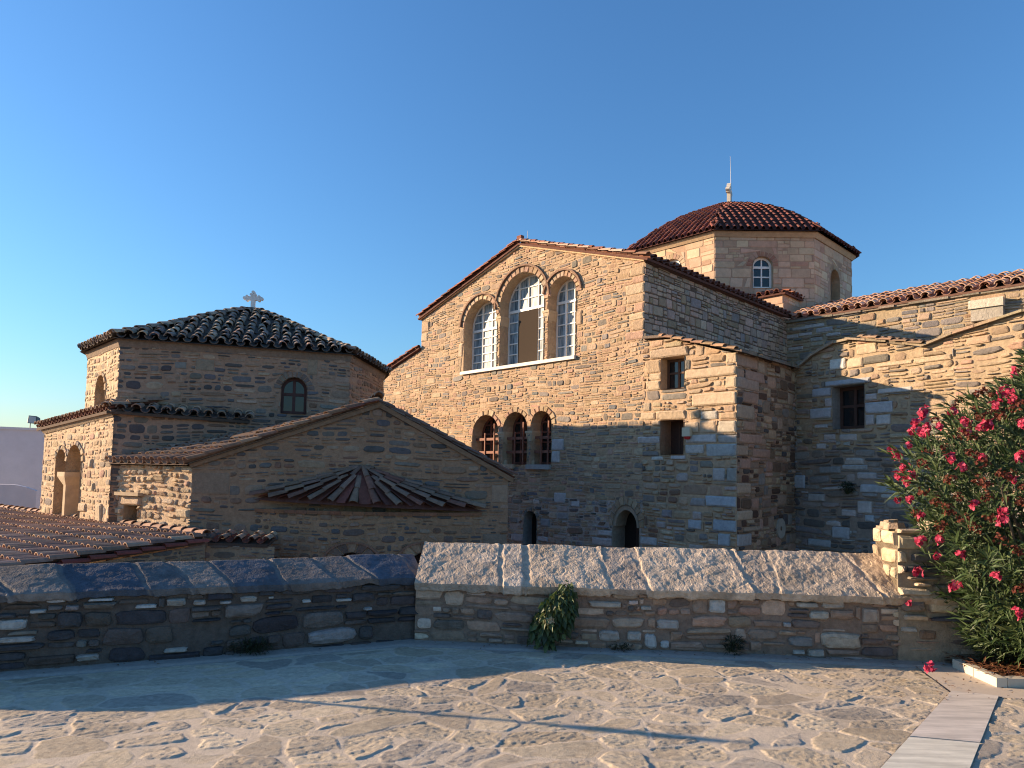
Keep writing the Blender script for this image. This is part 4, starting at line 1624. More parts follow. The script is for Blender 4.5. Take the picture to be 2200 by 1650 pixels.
q = [F.P(S0 + 0.03, zh, 0.14), F.P(sCp, zCp + 0.03, 0.14), F.P(sC1 + 0.16, zC1 + 0.02, 0.14)]
zb_ = BK.z(1707, 798)
bq = [F.P(S0 + 0.03, zh, 0) + back * (BK_LEN + 3), F.P(sCp, zCp + 0.03, 0) + back * (BK_LEN + 3), BK.P(BK_LEN + 3, zb_ + 0.04, 0.16)]
rs = random.Random(9)
for (i0, i1) in ((0, 1), (1, 2)):
    n = 16
    for k in range(n):
        a, b = q[i0].lerp(bq[i0], k / n), q[i0].lerp(bq[i0], (k + 1) / n)
        c, d = q[i1].lerp(bq[i1], (k + 1) / n), q[i1].lerp(bq[i1], k / n)
        t = V((0, 0, rs.uniform(0.05, 0.09)))
        ov = (c - b).normalized() * rs.uniform(-.02, .07)
        c, d = c + ov, d + ov
        lt.add([a, d, c, b, a + t, d + t, c + t, b + t], [(0, 3, 2, 1), (4, 5, 6, 7), (0, 1, 5, 4), (1, 2, 6, 5), (2, 3, 7, 6), (3, 0, 4, 7)], jit(rs, (0.20, 0.165, 0.125)))
lt.build('slab_roof', M_STONE, church)
lt2 = MB()
_tp = [F.P(*F.sz(1586, 759), 0.1) + V((0, 0, .05)), F.P(*F.sz(1424, 727), 0.1) + V((0, 0, .02))]
tile_run(lt2, [_tp[0], F.P(*F.sz(1500, 739), 0.1), _tp[1]], F.n, 0.13, 0.30, pal(((0.40, 0.25, 0.14), 2), ((0.33, 0.2, 0.12), 2), ((0.46, 0.32, 0.2), 1)), rng_, flat=0.7)
lt2.build('edge_tiles', M_TILE, church)

# drum and dome
k_ = 25.9
c2 = ray(1752, 900)
c2 = V((c2.x / c2.y * k_, k_))
a_ = 0.1485 * k_
et = V((1, -0.023)).normalized()
en = V((-0.023, -1)).normalized()
ap_ = a_ * 1.2071
DC = c2 - et * (a_ / 2) - en * ap_


def octo(apo, i):
    th = math.atan2(en.y, en.x) + math.radians(45) * i + math.radians(-22.5)
    R = apo / math.cos(math.radians(22.5))
    return V((DC.x + R * math.cos(th), DC.y + R * math.sin(th)))


corner1 = octo(ap_, 0)
_d = ray(1532, 508)
zDr = EYE.z + _d.z * (corner1.y / _d.y)
zDb = 5.2
SPD = dict(H=(0.27, 0.42), W=(0.4, 0.9), split=(0.72, 0.26, 0.02), n=(9, 14), N=12, lod=0, t=(0.006, 0.018), joint=0.012, jit=0.02,
           pal=pal(((0.55, 0.36, 0.25), 3), ((0.56, 0.40, 0.27), 4), ((0.60, 0.45, 0.31), 2), ((0.46, 0.29, 0.20), 1.2)), mortar=(0.42, 0.28, 0.19), wave=0.008)
for i in range(-2, 3):
    A_, B_ = octo(ap_, i), octo(ap_, i + 1)
    w = Wall(A_, B_ - A_)
    ln = (B_ - A_).length
    op, kw = [], {}
    if i == 0:
        wa = (w.s(1617, 590), w.s(1660, 590), w.z(1637, 619), w.z(1637, 551))
        op = [arch_open(wa, 0.22, 0.22, vpal=pal(((0.36, 0.19, 0.13), 2), ((0.42, 0.26, 0.18), 1)), n=11, t=0.012)]
    elif i == 1:
        wa = (w.s(1784, 610), w.s(1803, 610), w.z(1793, 648), w.z(1794, 580))
        op = [arch_open(wa, 0.3, 0.2, vpal=VP_, n=9, t=0.012, back=(0.2, 0.15, 0.11))]
    elif i == -1:
        wa = (w.s(1424, 590), w.s(1463, 590), w.z(1446, 625), w.z(1447, 556))
        op = [arch_open(wa, 0.22, 0.22, vpal=VP_, n=11, t=0.012)]
    make_wall('drum_wall', church, w, [(rect(0, zDb, ln, zDr), SPD)], op, seed=40 + i, mat=M_ASHLAR)
    if i in (0, -1):
        window('window', church, w, wa[0] - .01, wa[1] + .01, wa[2], wa[3], -0.14, WHITE, M_PAINT, M_GLASS_DARK, cols=2, rows=2, fw=0.09, mw=0.05,
               transom=wa[3] - (wa[1] - wa[0]) * 0.52, tw=0.09)
cn = MB()
for (zz, e0, e1, hh) in ((zDr - 0.02, 0.05, 0.16, 0.2), (7.05, 0.06, 0.12, 0.1)):
    pts = [octo(ap_ + e0, i) for i in range(8)], [octo(ap_ + e1, i) for i in range(8)]
    vs_ = [V((p.x, p.y, zz)) for p in pts[0]] + [V((p.x, p.y, zz + hh * .7)) for p in pts[1]] + [V((p.x, p.y, zz + hh)) for p in pts[1]] + [V((DC.x, DC.y, zz + hh * 1.2))]
    fs = []
    for r_ in range(2):
        for i in range(8):
            fs.append((r_ * 8 + i, r_ * 8 + (i + 1) % 8, r_ * 8 + 8 + (i + 1) % 8, r_ * 8 + 8 + i))
    if zz > 7.5:
        for i in range(8):
            fs.append((16 + i, 16 + (i + 1) % 8, 24))
    else:
        for i in range(8):
            j = (i + 1) % 8
            fs.append((16 + i, 16 + j, j, i))
        fs = [f for f in fs]
    cn.add(vs_, fs, (0.52, 0.38, 0.25))
cn.build('cornice', M_ASHLAR, church)
_d = ray(1568, 446)
zTop = EYE.z + _d.z * (DC.y / _d.y)
zEv = zDr + 0.18
H_ = zTop - zEv


def dome_prof(q):
    x = 1 - q                                     # 1 at the eave, 0 at the apex
    return zEv + H_ * (1 - 0.36 * x - 0.64 * x * x)


dm = MB()
rd = random.Random(51)
PT_DOME = pal(((0.22, 0.075, 0.055), 3), ((0.18, 0.062, 0.048), 2.5), ((0.28, 0.105, 0.07), 1.6), ((0.13, 0.055, 0.045), 1))
PAN_DOME = pal(((0.12, 0.045, 0.035), 2), ((0.10, 0.04, 0.03), 2))
for i in range(8):
    gore(dm, octo(ap_ + 0.30, i), octo(ap_ + 0.30, i + 1), DC, dome_prof, 0.26, 0.072, 0.34, PT_DOME, PAN_DOME, rd, (0.09, 0.035, 0.028))
dm.build('dome', M_TILE, church)


def cross(root, base, h, w, axis, col, mat, t=0.07, name='cross'):
    """stone cross with trefoil ends; axis = horizontal direction of its arms"""
    mb = MB()
    ax = V((axis[0], axis[1], 0)).normalized()
    nn = V((ax.y, -ax.x, 0))
    b = V(base)

    def box(s0, z0, s1, z1, tt=t):
        o = b + ax * s0 + nn * (-tt / 2) + V((0, 0, z0))
        mb.box(o, ax * (s1 - s0), nn * tt, V((0, 0, z1 - z0)), col)

    def disc(s, z, r):
        n = 12
        f = [b + ax * (s + r * math.cos(2 * math.pi * k / n)) + nn * (t * 0.55) + V((0, 0, z + r * math.sin(2 * math.pi * k / n))) for k in range(n)]
        g_ = [p - nn * (t * 1.1) for p in f]
        mb.add(f + g_, [tuple(range(n)), tuple(range(2 * n - 1, n - 1, -1))] + [(k, n + k, n + (k + 1) % n, (k + 1) % n) for k in range(n)], col)
    a = w * 0.10
    zc = h * 0.62
    box(-a * 1.3, -0.15, a * 1.3, 0.06, t * 1.3)
    box(-a, 0.06, a, zc - a)
    box(-a, zc + a, a, h - w * .16)
    box(-w / 2 + w * .12, zc - a, w / 2 - w * .12, zc + a)
    r = w * 0.085
    for (s, z, dx, dz) in ((0, h - w * .14, 0, 1), (-w / 2 + w * .15, zc, -1, 0), (w / 2 - w * .15, zc, 1, 0)):
        disc(s + dx * r * 1.0, z + dz * r * 1.0, r)
        disc(s + dz * r * 1.15 - dx * r * .5, z + dx * r * 1.15 - dz * r * .5, r * .85)
        disc(s - dz * r * 1.15 - dx * r * .5, z - dx * r * 1.15 - dz * r * .5, r * .85)
    return mb.build(name, mat, root)


_d = ray(1568, 396)
cross(church, (DC.x, DC.y, zTop + 0.12), EYE.z + _d.z * (DC.y / _d.y) - zTop - 0.1, 0.85, (0.45, 0.9), (0.66, 0.60, 0.50), M_MARBLE, t=0.16)
lr2 = MB()
_d = ray(1570, 336)
lr2.tube([V((DC.x + 0.12, DC.y, zTop)), V((DC.x + 0.06, DC.y, EYE.z + _d.z * (DC.y / _d.y)))], [0.018, 0.007], (0.4, 0.4, 0.4))
lr2.build('lightning_rod', M_METAL, church)

# small corner turret between the arm and the drum
TC = at_depth(1683, 650, 25.0)
TF = Wall(V((TC.x, TC.y)) - F.u.xy * 2.4, F.u.xy)
TS = Wall(V((TC.x, TC.y)), (-F.n).xy)
zT = TF.z(1683, 630)
make_wall('turret_wall', church, TF, [(rect(0, 4.5, 2.4, zT), SPD)], seed=52, mat=M_ASHLAR)
make_wall('turret_wall', church, TS, [(rect(0, 4.5, 3.0, zT), SPD)], seed=53, mat=M_ASHLAR)
tr = MB()
cc_ = V((TC.x, TC.y, zT))
e1_, e2_ = cc_ - F.u * 2.6 + F.n * 0.14, cc_ + F.u * 0.14 + F.n * 0.14
e3_ = cc_ + F.u * 0.14 - F.n * 3.2
up1 = (-F.n * 1.0 + V((0, 0, 0.30)))
up2 = (-F.u * 1.0 + V((0, 0, 0.30)))
plane_roof(tr, e1_, e2_, up1, 1.6, 0.33, 0.095, 0.36, PT_RED, PAN_RED, rd, DK_RED, cut=lambda s: (0.0, max(0.02, min(1.6, (2.74 - s) * 1.04))))
plane_roof(tr, e2_, e3_, up2, 1.6, 0.33, 0.095, 0.36, PT_RED, PAN_RED, rd, DK_RED, cut=lambda s: (0.0, max(0.02, min(1.6, s * 1.04))))
tr.build('turret_roof', M_TILE, church)

# alarm box on the block
ab = empty('alarm_box', F.P(F.s(1480, 930), F.z(1480, 945), 0.05), 'small cream alarm box with a red lens beside the lower square window', 'alarm box')
m_ = MB()
s0_, s1_ = F.s(1471.5, 930), F.s(1488, 930)
bar(m_, F, s0_, F.z(1480, 938), s1_, F.z(1480, 919), 0.14, 0.15, (0.55, 0.47, 0.33))
m_.build('housing', M_PAINT, ab)
m_ = MB()
sc_, zc_ = (s0_ + s1_) / 2, F.z(1480, 938)
hw_ = (s1_ - s0_) * 0.46
n = 10
v0 = [F.P(sc_ + hw_ * math.cos(2 * math.pi * k / n), zc_ + 0.0, 0.075 + 0.055 * math.sin(2 * math.pi * k / n)) for k in range(n)]
v1 = [F.P(sc_ + hw_ * .7 * math.cos(2 * math.pi * k / n), zc_ - 0.07, 0.075 + 0.04 * math.sin(2 * math.pi * k / n)) for k in range(n)]
m_.add(v0 + v1, [(k, n + k, n + (k + 1) % n, (k + 1) % n) for k in range(n)] + [tuple(range(n, 2 * n))], (0.45, 0.015, 0.015))
m_.build('lens', M_PAINT, ab)

# ------------------------------------------------------------------ right wing (chapels with slab roofs)
wing = empty('chapel_wing', F.P(sC1 + 3, LOW, -3), 'rough stone side chapels with wavy slab eaves to the right of the gabled church', 'church')
UO = S_.P(S_LEN, 0)
U = Wall(UO.xy, F.u.xy)
zU = U.z(1700, 690)
zU2 = U.z(2195, 614)
sU2 = U.s(2195, 614)
SLEN = sU2 + 3.0
zUe = zU + (zU2 - zU) * SLEN / sU2
PU = pal(((0.43, 0.33, 0.23), 2.2), ((0.37, 0.295, 0.22), 2), (GREY, 2.2), (TAN, 1.4), (BLUEG, 1.2))
SPU = dict(H=(0.20, 0.36), W=(0.3, 0.75), split=(0.35, 0.5, 0.15), n=(3, 8), N=10, lod=1, t=(0.015, 0.05), joint=0.02, jit=0.08, pal=PU, mortar=(0.40, 0.31, 0.20), wave=0.03)
ub = []
for (x0, y0, x1, y1) in ((1702, 700, 1730, 712), (1690, 716, 1716, 730), (1728, 692, 1772, 708), (1753, 700, 1790, 716), (1716, 712, 1745, 724), (1775, 712, 1807, 724), (1693, 742, 1726, 755), (1741, 722, 1768, 735)):
    ub.append((U.s(x0, y1), U.z(x0, y1), U.s(x1, y1), U.z(x1, y1) + (y1 - y0) / 1460 * 23, GM))


def u_extra(mb, W, rng):
    # projecting marble cornice block
    s0, s1 = W.s(2085, 650), W.s(2160, 645)
    bar(mb, W, s0, W.z(2120, 664), s1, W.z(2120, 646), 0.30, 0.4, (0.58, 0.52, 0.42))
    bar(mb, W, s0 + .05, W.z(2120, 690), s1 - .02, W.z(2120, 664), 0.24, 0.34, (0.40, 0.36, 0.30))
    # schist cornice under the tiles
    s = -0.1
    while s < SLEN:
        w = rng.uniform(.3, .7)
        zz = zU + (zUe - zU) * s / SLEN
        bar(mb, W, s, zz - 0.07, s + w, zz + 0.0, rng.uniform(.08, .16), 0.3, jit(rng, (0.25, 0.21, 0.16)))
        s += w + 0.005


make_wall('upper_wall', wing, U, [([(-0.05, LOW), (SLEN, LOW), (SLEN, zUe), (-0.05, zU)], SPU)], blocks=ub, seed=61, extra=u_extra)
ur = MB()
upv = (-U.n * 1.0 + V((0, 0, 0.335)))
plane_roof(ur, U.P(0.15, zU + 0.04, 0.14), U.P(SLEN, zUe + 0.04, 0.14), upv, 3.4, 0.38, 0.135, 0.42, PT_PINK, pal(((0.34, 0.19, 0.13), 1), ((0.28, 0.15, 0.10), 1)), rd, (0.2, 0.11, 0.08), jitter=0.022)
ur.build('upper_roof', M_TILE, wing)

RO = BK.P(BK_LEN, 0)
R = Wall(RO.xy, (0.524, -0.852))
rp_ = [(1712, 797), (1745, 768), (1795, 738), (1825, 731), (1910, 737), (1985, 747), (2050, 720), (2200, 671)]
RP = [R.sz(*p) for p in rp_]
sR1 = RP[-1][0] + 2.0
RP.append((sR1, RP[-1][1] + (RP[-1][1] - RP[-2][1]) * 0.5))
RP = [(-0.05, RP[0][1])] + RP
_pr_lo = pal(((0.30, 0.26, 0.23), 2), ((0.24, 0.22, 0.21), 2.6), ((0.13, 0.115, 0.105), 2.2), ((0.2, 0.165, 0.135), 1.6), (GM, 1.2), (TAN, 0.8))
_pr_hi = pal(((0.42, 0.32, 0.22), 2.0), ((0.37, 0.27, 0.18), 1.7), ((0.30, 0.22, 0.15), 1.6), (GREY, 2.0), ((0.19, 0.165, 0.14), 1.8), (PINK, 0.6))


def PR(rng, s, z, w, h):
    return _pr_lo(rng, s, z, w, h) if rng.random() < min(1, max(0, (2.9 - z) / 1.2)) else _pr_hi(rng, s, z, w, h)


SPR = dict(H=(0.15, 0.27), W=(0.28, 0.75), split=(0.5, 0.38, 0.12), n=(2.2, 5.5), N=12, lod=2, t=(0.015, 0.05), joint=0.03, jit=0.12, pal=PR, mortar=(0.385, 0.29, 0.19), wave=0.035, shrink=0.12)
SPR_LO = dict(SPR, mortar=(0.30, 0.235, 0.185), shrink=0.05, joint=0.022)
rw = (R.s(1790, 870), R.s(1858, 870), R.z(1824, 921), R.z(1824, 828))


def rb(x0, y0, x1, y1, col=GM, t=0.04):
    xm = (x0 + x1) / 2
    return (R.s(x0, (y0 + y1) / 2), R.z(xm, y1), R.s(x1, (y0 + y1) / 2), R.z(xm, y0), col, t)


GB = (0.40, 0.41, 0.42)
rblk = [rb(1773, 814, 1872, 828, GB, .05), rb(1745, 833, 1787, 853, GB), rb(1740, 876, 1787, 900, GB), rb(1751, 911, 1780, 921, GM), rb(1772, 855, 1788, 874, GM),
        rb(1859, 862, 1920, 888, GB), rb(1882, 890, 1915, 914, GM), rb(1859, 890, 1880, 914, GM), rb(1782, 770, 1818, 795, MARB), rb(1820, 768, 1856, 791, CREAM), rb(1840, 737, 1886, 761, CREAM),
        rb(1886, 832, 1961, 845, GM), rb(1859, 845, 1885, 860, GM), rb(1884, 776, 1962, 786, CREAM), rb(1964, 764, 2046, 778, CREAM), rb(2075, 722, 2130, 740, (0.46, 0.32, 0.22)),
        rb(1770, 932, 1796, 946, GM), rb(1804, 932, 1842, 948, GM), rb(1754, 952, 1776, 966, GM), rb(1810, 998, 1865, 1010, GB), rb(1760, 1001, 1808, 1018, (0.3, 0.29, 0.28)),
        rb(1842, 1014, 1886, 1030, GM), rb(1848, 1040, 1926, 1060, GB, .05), rb(1842, 1076, 1874, 1104, GM), rb(1808, 1094, 1840, 1110, GM), rb(1858, 1106, 1880, 1122, GB), rb(1788, 1131, 1826, 1158, GB), rb(1736, 1060, 1774, 1078, GM),
        rb(1736, 1158, 1786, 1175, GB), rb(1706, 1020, 1731, 1050, GB, .05)]


def r_zone_split():
    out = []
    zc = 2.35
    for i in range(len(RP) - 1):
        (sa, za), (sb, zb) = RP[i], RP[i + 1]
        if sb - sa < 0.02:
            continue
        out.append(([(sa, zc), (sb, zc), (sb, zb), (sa, za)], SPR))
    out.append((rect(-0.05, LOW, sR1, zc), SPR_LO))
    return out


def r_extra(mb, W, rng):
    pass


# the wall is one field of stone; clip the rubble to its convex pieces
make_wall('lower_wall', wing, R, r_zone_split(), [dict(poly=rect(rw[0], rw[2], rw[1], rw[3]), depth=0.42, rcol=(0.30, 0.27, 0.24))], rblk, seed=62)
window('window', wing, R, rw[0] - .02, rw[1] + .02, rw[2], rw[3], -0.30, (0.075, 0.036, 0.026), M_WOOD, M_GLASS_DARK, cols=2, rows=2, fw=0.09, mw=0.07, arch=False)
rs2 = MB()
rr = random.Random(14)
for i in range(len(RP) - 1):
    (sa, za), (sb, zb) = RP[i], RP[i + 1]
    m = max(1, int((sb - sa) / 0.35))
    for k in range(m):
        s0, s1 = sa + (sb - sa) * k / m, sa + (sb - sa) * (k + 1) / m
        z0, z1 = za + (zb - za) * k / m, za + (zb - za) * (k + 1) / m
        ov, th = rr.uniform(.10, .2), rr.uniform(.05, .08)
        dz = rr.uniform(-.012, .012)
        f0, f1 = R.P(s0 - .01, z0 + dz, ov), R.P(s1 + .01, z1 + dz, ov)
        b0, b1 = R.P(s0 - .01, z0 + dz + .25, -3.2), R.P(s1 + .01, z1 + dz + .25, -3.2)
        t = V((0, 0, th))
        rs2.add([f0, f1, b1, b0, f0 + t, f1 + t, b1 + t, b0 + t], [(0, 3, 2, 1), (4, 5, 6, 7), (0, 1, 5, 4), (1, 2, 6, 5), (2, 3, 7, 6), (3, 0, 4, 7)], jit(rr, rr.choice(((0.30, 0.24, 0.165), (0.24, 0.19, 0.135), (0.36, 0.27, 0.18)))))
rs2.build('slab_roof', M_STONE, wing)
rt2 = MB()
for k in range(3):
    tile_run(rt2, [R.P(*R.sz(1990, 742), 0.1 - .3 * k) + V((0, 0, .03 * k)), R.P(*R.sz(1850, 726), 0.1 - .3 * k) + V((0, 0, .03 * k))], R.n, 0.14, 0.36, pal(((0.27, 0.18, 0.11), 2), ((0.22, 0.14, 0.09), 2)), rr, flat=0.5)
rt2.build('edge_tiles', M_TILE, wing)

# ------------------------------------------------------------------ baptistery
BL = at_depth(252, 850, 15.0)
BR = at_depth(745, 800, 16.5)
bap = empty('baptistery', V((-6.3, 16, LOW)), 'shaded low stone baptistery with a grey brown tiled roof, white cross and rounded apse', 'baptistery')
OF = Wall(BL.xy, (BR - BL).xy)
OW = (BR - BL).length
ou, on_ = OF.u, OF.n
CH = 0.87
OC = OF.P(OW / 2, 0, -3.6)
oc = [OF.P(0, 0), OF.P(OW, 0), OF.P(OW + 1.18, 0, -2.95), OF.P(OW + 1.18, 0, -4.4), OF.P(OW, 0, -7.2), OF.P(0, 0, -7.2), OF.P(-1.22, 0, -4.75), OF.P(-1.22, 0, -2.35)]
zO = (OF.z(262, 742) + OF.z(742, 766)) / 2
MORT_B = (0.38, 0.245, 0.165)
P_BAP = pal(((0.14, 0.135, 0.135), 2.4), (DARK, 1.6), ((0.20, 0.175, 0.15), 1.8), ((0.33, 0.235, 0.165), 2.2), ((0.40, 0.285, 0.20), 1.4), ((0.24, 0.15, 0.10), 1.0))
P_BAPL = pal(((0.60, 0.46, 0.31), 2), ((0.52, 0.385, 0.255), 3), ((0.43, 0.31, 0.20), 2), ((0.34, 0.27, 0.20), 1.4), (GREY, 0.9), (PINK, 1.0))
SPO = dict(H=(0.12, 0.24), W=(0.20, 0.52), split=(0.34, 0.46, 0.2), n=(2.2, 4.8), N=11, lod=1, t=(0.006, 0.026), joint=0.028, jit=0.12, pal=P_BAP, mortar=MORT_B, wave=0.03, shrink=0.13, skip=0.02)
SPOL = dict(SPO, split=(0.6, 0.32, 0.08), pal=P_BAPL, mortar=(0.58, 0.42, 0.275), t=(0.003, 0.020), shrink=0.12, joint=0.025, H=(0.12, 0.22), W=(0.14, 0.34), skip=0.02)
owin = (OF.s(604, 850), OF.s(659, 850), OF.z(630, 889), OF.z(632, 811))
obl = []
for (x0, y0, x1, y1, c) in ((420, 770, 462, 796, (0.30, 0.23, 0.165)), (375, 776, 402, 792, (0.25, 0.24, 0.22)), (660, 770, 684, 806, (0.32, 0.24, 0.17))):
    obl.append((OF.s(x0, y0), OF.z(x0, y1), OF.s(x1, y0), OF.z(x0, y0), c, 0.015))
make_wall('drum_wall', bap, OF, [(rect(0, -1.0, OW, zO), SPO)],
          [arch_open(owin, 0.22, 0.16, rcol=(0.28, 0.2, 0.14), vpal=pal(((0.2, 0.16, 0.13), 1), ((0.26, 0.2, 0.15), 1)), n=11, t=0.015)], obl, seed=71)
window('window', bap, OF, owin[0] - .01, owin[1] + .01, owin[2], owin[3], -0.12, (0.08, 0.035, 0.03), M_WOOD, M_GLASS_DARK, cols=2, rows=2, fw=0.07, mw=0.07)
wl_ = Wall(oc[7].xy, (oc[0] - oc[7]).xy)
wr_ = Wall(oc[1].xy, (oc[2] - oc[1]).xy)
cl = (oc[0] - oc[7]).length
nw = (wl_.s(207, 840), wl_.s(227, 840), wl_.z(215, 872), wl_.z(222, 806))
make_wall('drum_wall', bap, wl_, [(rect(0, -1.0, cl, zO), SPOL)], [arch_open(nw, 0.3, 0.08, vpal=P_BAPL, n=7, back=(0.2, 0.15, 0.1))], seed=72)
make_wall('drum_wall', bap, wr_, [(rect(0, -1.0, (oc[2] - oc[1]).length, zO), dict(SPO, shrink=.1, pal=pal(((0.3, 0.2, 0.14), 2), ((0.36, 0.25, 0.17), 2), (BROWN, 1), (GREY, 1))))], seed=73)
for i in (2, 3, 4, 5, 6):
    a_w, b_w = oc[i], oc[(i + 1) % 8]
    w_ = Wall(a_w.xy, (b_w - a_w).xy)
    make_wall('drum_wall', bap, w_, [(rect(0, -1.0, (b_w - a_w).length, zO), dict(SPO, H=(0.3, 0.4), W=(0.5, 0.9), lod=0))], seed=74 + i)
_d = ray(537, 670)
zOT = EYE.z + _d.z * (OC.y / _d.y)
zOE = zO + 0.10


def bap_prof(q):
    x = 1 - q
    return zOE + (zOT - zOE) * (0.74 * q + 0.26 * (1 - x * x) - 0.12 * math.sin(math.pi * q) * (1 - q))


# drip course and roof
bc = MB()
oe = [OC + (p - OC) * 1.014 for p in oc]
oe2 = [OC + (p - OC) * 1.004 for p in oc]
vs_ = [V((p.x, p.y, zO - 0.08)) for p in oe2] + [V((p.x, p.y, zO + 0.03)) for p in oe] + [V((p.x, p.y, zO + 0.10)) for p in oe]
bc.add(vs_, [(r_ * 8 + i, r_ * 8 + (i + 1) % 8, r_ * 8 + 8 + (i + 1) % 8, r_ * 8 + 8 + i) for r_ in range(2) for i in range(8)], (0.25, 0.185, 0.14))
bc.build('cornice', M_STONE, bap)
br = MB()
rb_ = random.Random(81)
oe3 = [OC + (p - OC) * 1.048 for p in oc]
for i in range(8):
    gore(br, oe3[i], oe3[(i + 1) % 8], OC, bap_prof, 0.27, 0.10, 0.34, PT_OLD, PAN_OLD, rb_, (0.07, 0.06, 0.05), jitter=0.04)
for i in range(8):
    hip(br, oe3[i], OC, bap_prof, 0.10, 0.34, PT_OLD, rb_, 0.96)
br.build('roof', M_TILE, bap)
_d = ray(537, 626)
cross(bap, (OC.x, OC.y, zOT + 0.05), EYE.z + _d.z * (OC.y / _d.y) - zOT - 0.05, 0.54, (1, 0.1), (0.70, 0.69, 0.66), M_MARBLE, t=0.10)

# lower stage: sunlit left face with the twin arched window, and the pent roof on it
LC = at_depth(240, 950, 14.6)
LFAR = at_depth(92, 1000, 16.9)
LF = Wall(LFAR.xy, (LC - LFAR).xy)
LFL = (LC - LFAR).length
zL1, zL0 = LF.z(238, 884), LF.z(100, 922)
baA = (LF.s(118, 1060), LF.s(139, 1060), LF.z(128, 1125), LF.z(135, 966))
baB = (LF.s(142, 1060), LF.s(172, 1060), LF.z(158, 1125), LF.z(170, 956))
lblk = []
for (x0, y0, x1, y1) in ((191, 984, 201, 1006), (197, 1036, 204, 1056), (162, 1078, 186, 1098), (206, 1080, 222, 1128), (222, 970, 232, 992)):
    lblk.append((LF.s(x0, y0), LF.z(x0, y1), LF.s(x1, y0), LF.z(x0, y0), CREAM))
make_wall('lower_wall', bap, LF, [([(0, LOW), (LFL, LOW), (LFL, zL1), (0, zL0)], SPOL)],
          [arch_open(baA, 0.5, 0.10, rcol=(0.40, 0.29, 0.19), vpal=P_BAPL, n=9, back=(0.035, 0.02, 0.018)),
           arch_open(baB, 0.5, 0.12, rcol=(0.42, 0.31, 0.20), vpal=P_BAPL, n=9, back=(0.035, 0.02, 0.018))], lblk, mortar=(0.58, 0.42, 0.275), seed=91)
cm = MB()
sm_ = (baA[1] + baB[0]) / 2
zi = LF.z(150, 1020)
cm.box(LF.P(sm_ - 0.06, LF.z(150, 1125), 0.03), LF.u * 0.13, LF.n * -0.30, V((0, 0, zi - 0.25 - LF.z(150, 1125))), (0.50, 0.38, 0.25))
q0 = [LF.P(sm_ - .06, zi - .25, .03), LF.P(sm_ + .07, zi - .25, .03), LF.P(sm_ + .07, zi - .25, -.3), LF.P(sm_ - .06, zi - .25, -.3)]
q1 = [LF.P(sm_ - .28, zi - .04, .10), LF.P(sm_ + .16, zi - .04, .10), LF.P(sm_ + .16, zi - .04, -.45), LF.P(sm_ - .28, zi - .04, -.45)]
q2 = [p + V((0, 0, .10)) for p in q1]
cm.add(q0 + q1 + q2, [(k, (k + 1) % 4, 4 + (k + 1) % 4, 4 + k) for k in range(4)] + [(4 + k, 4 + (k + 1) % 4, 8 + (k + 1) % 4, 8 + k) for k in range(4)] + [(8, 9, 10, 11)], (0.55, 0.43, 0.29))
cm.build('colonnette', M_ASHLAR, bap)
LS = Wall(LC.xy, ou.xy)                            # its shaded front face
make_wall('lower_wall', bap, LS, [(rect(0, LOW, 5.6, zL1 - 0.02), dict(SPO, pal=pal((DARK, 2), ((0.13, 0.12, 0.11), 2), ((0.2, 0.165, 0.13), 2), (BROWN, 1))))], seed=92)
lrf = MB()
e0 = LF.P(-0.25, zL0 + 0.02, 0.11)
e1 = LF.P(LFL + 0.10, zL1 + 0.02, 0.11)
plane_roof(lrf, e0, e1, -LF.n + V((0, 0, 0.22)), 1.4, 0.21, 0.085, 0.36, PT_MID, PAN_RED, rb_, (0.14, 0.09, 0.065))
lcn = MB()
lcn.add([LF.P(0, zL0 - .12, .02), LF.P(LFL, zL1 - .12, .02), LF.P(LFL + .06, zL1 + .01, .085), LF.P(-.1, zL0 + .01, .085)], [(0, 1, 2, 3)], (0.30, 0.22, 0.15))
lcn.build('cornice', M_STONE, bap)
f0, f1 = LS.P(-0.10, zL1 + 0.0, 0.14), LS.P(2.75, zL1 - 0.10, 0.10)
plane_roof(lrf, f0, f1, -LS.n + V((0, 0, 0.30)), 0.55, 0.27, 0.10, 0.34, PT_OLD, PAN_OLD, rb_, (0.09, 0.07, 0.055), jitter=0.03)
lrf.build('lower_roof', M_TILE, bap)
# small outer buttress with its own tile cap
bt = Wall(LF.P(-0.9, 0, -0.55).xy, LF.u.xy)
zBt = LF.z(82, 1022)
make_wall('buttress', bap, bt, [(rect(0, LOW, 1.0, zBt), SPOL)], seed=93, mortar=(0.45, 0.33, 0.21))
bts = MB()
plane_roof(bts, bt.P(-0.15, zBt + .02, .14), bt.P(1.0, zBt + .08, .14), -bt.n + V((0, 0, 0.25)), 0.7, 0.21, 0.085, 0.36, PT_MID, PAN_RED, rb_, (0.14, 0.09, 0.065))
bts.build('buttress_roof', M_TILE, bap)

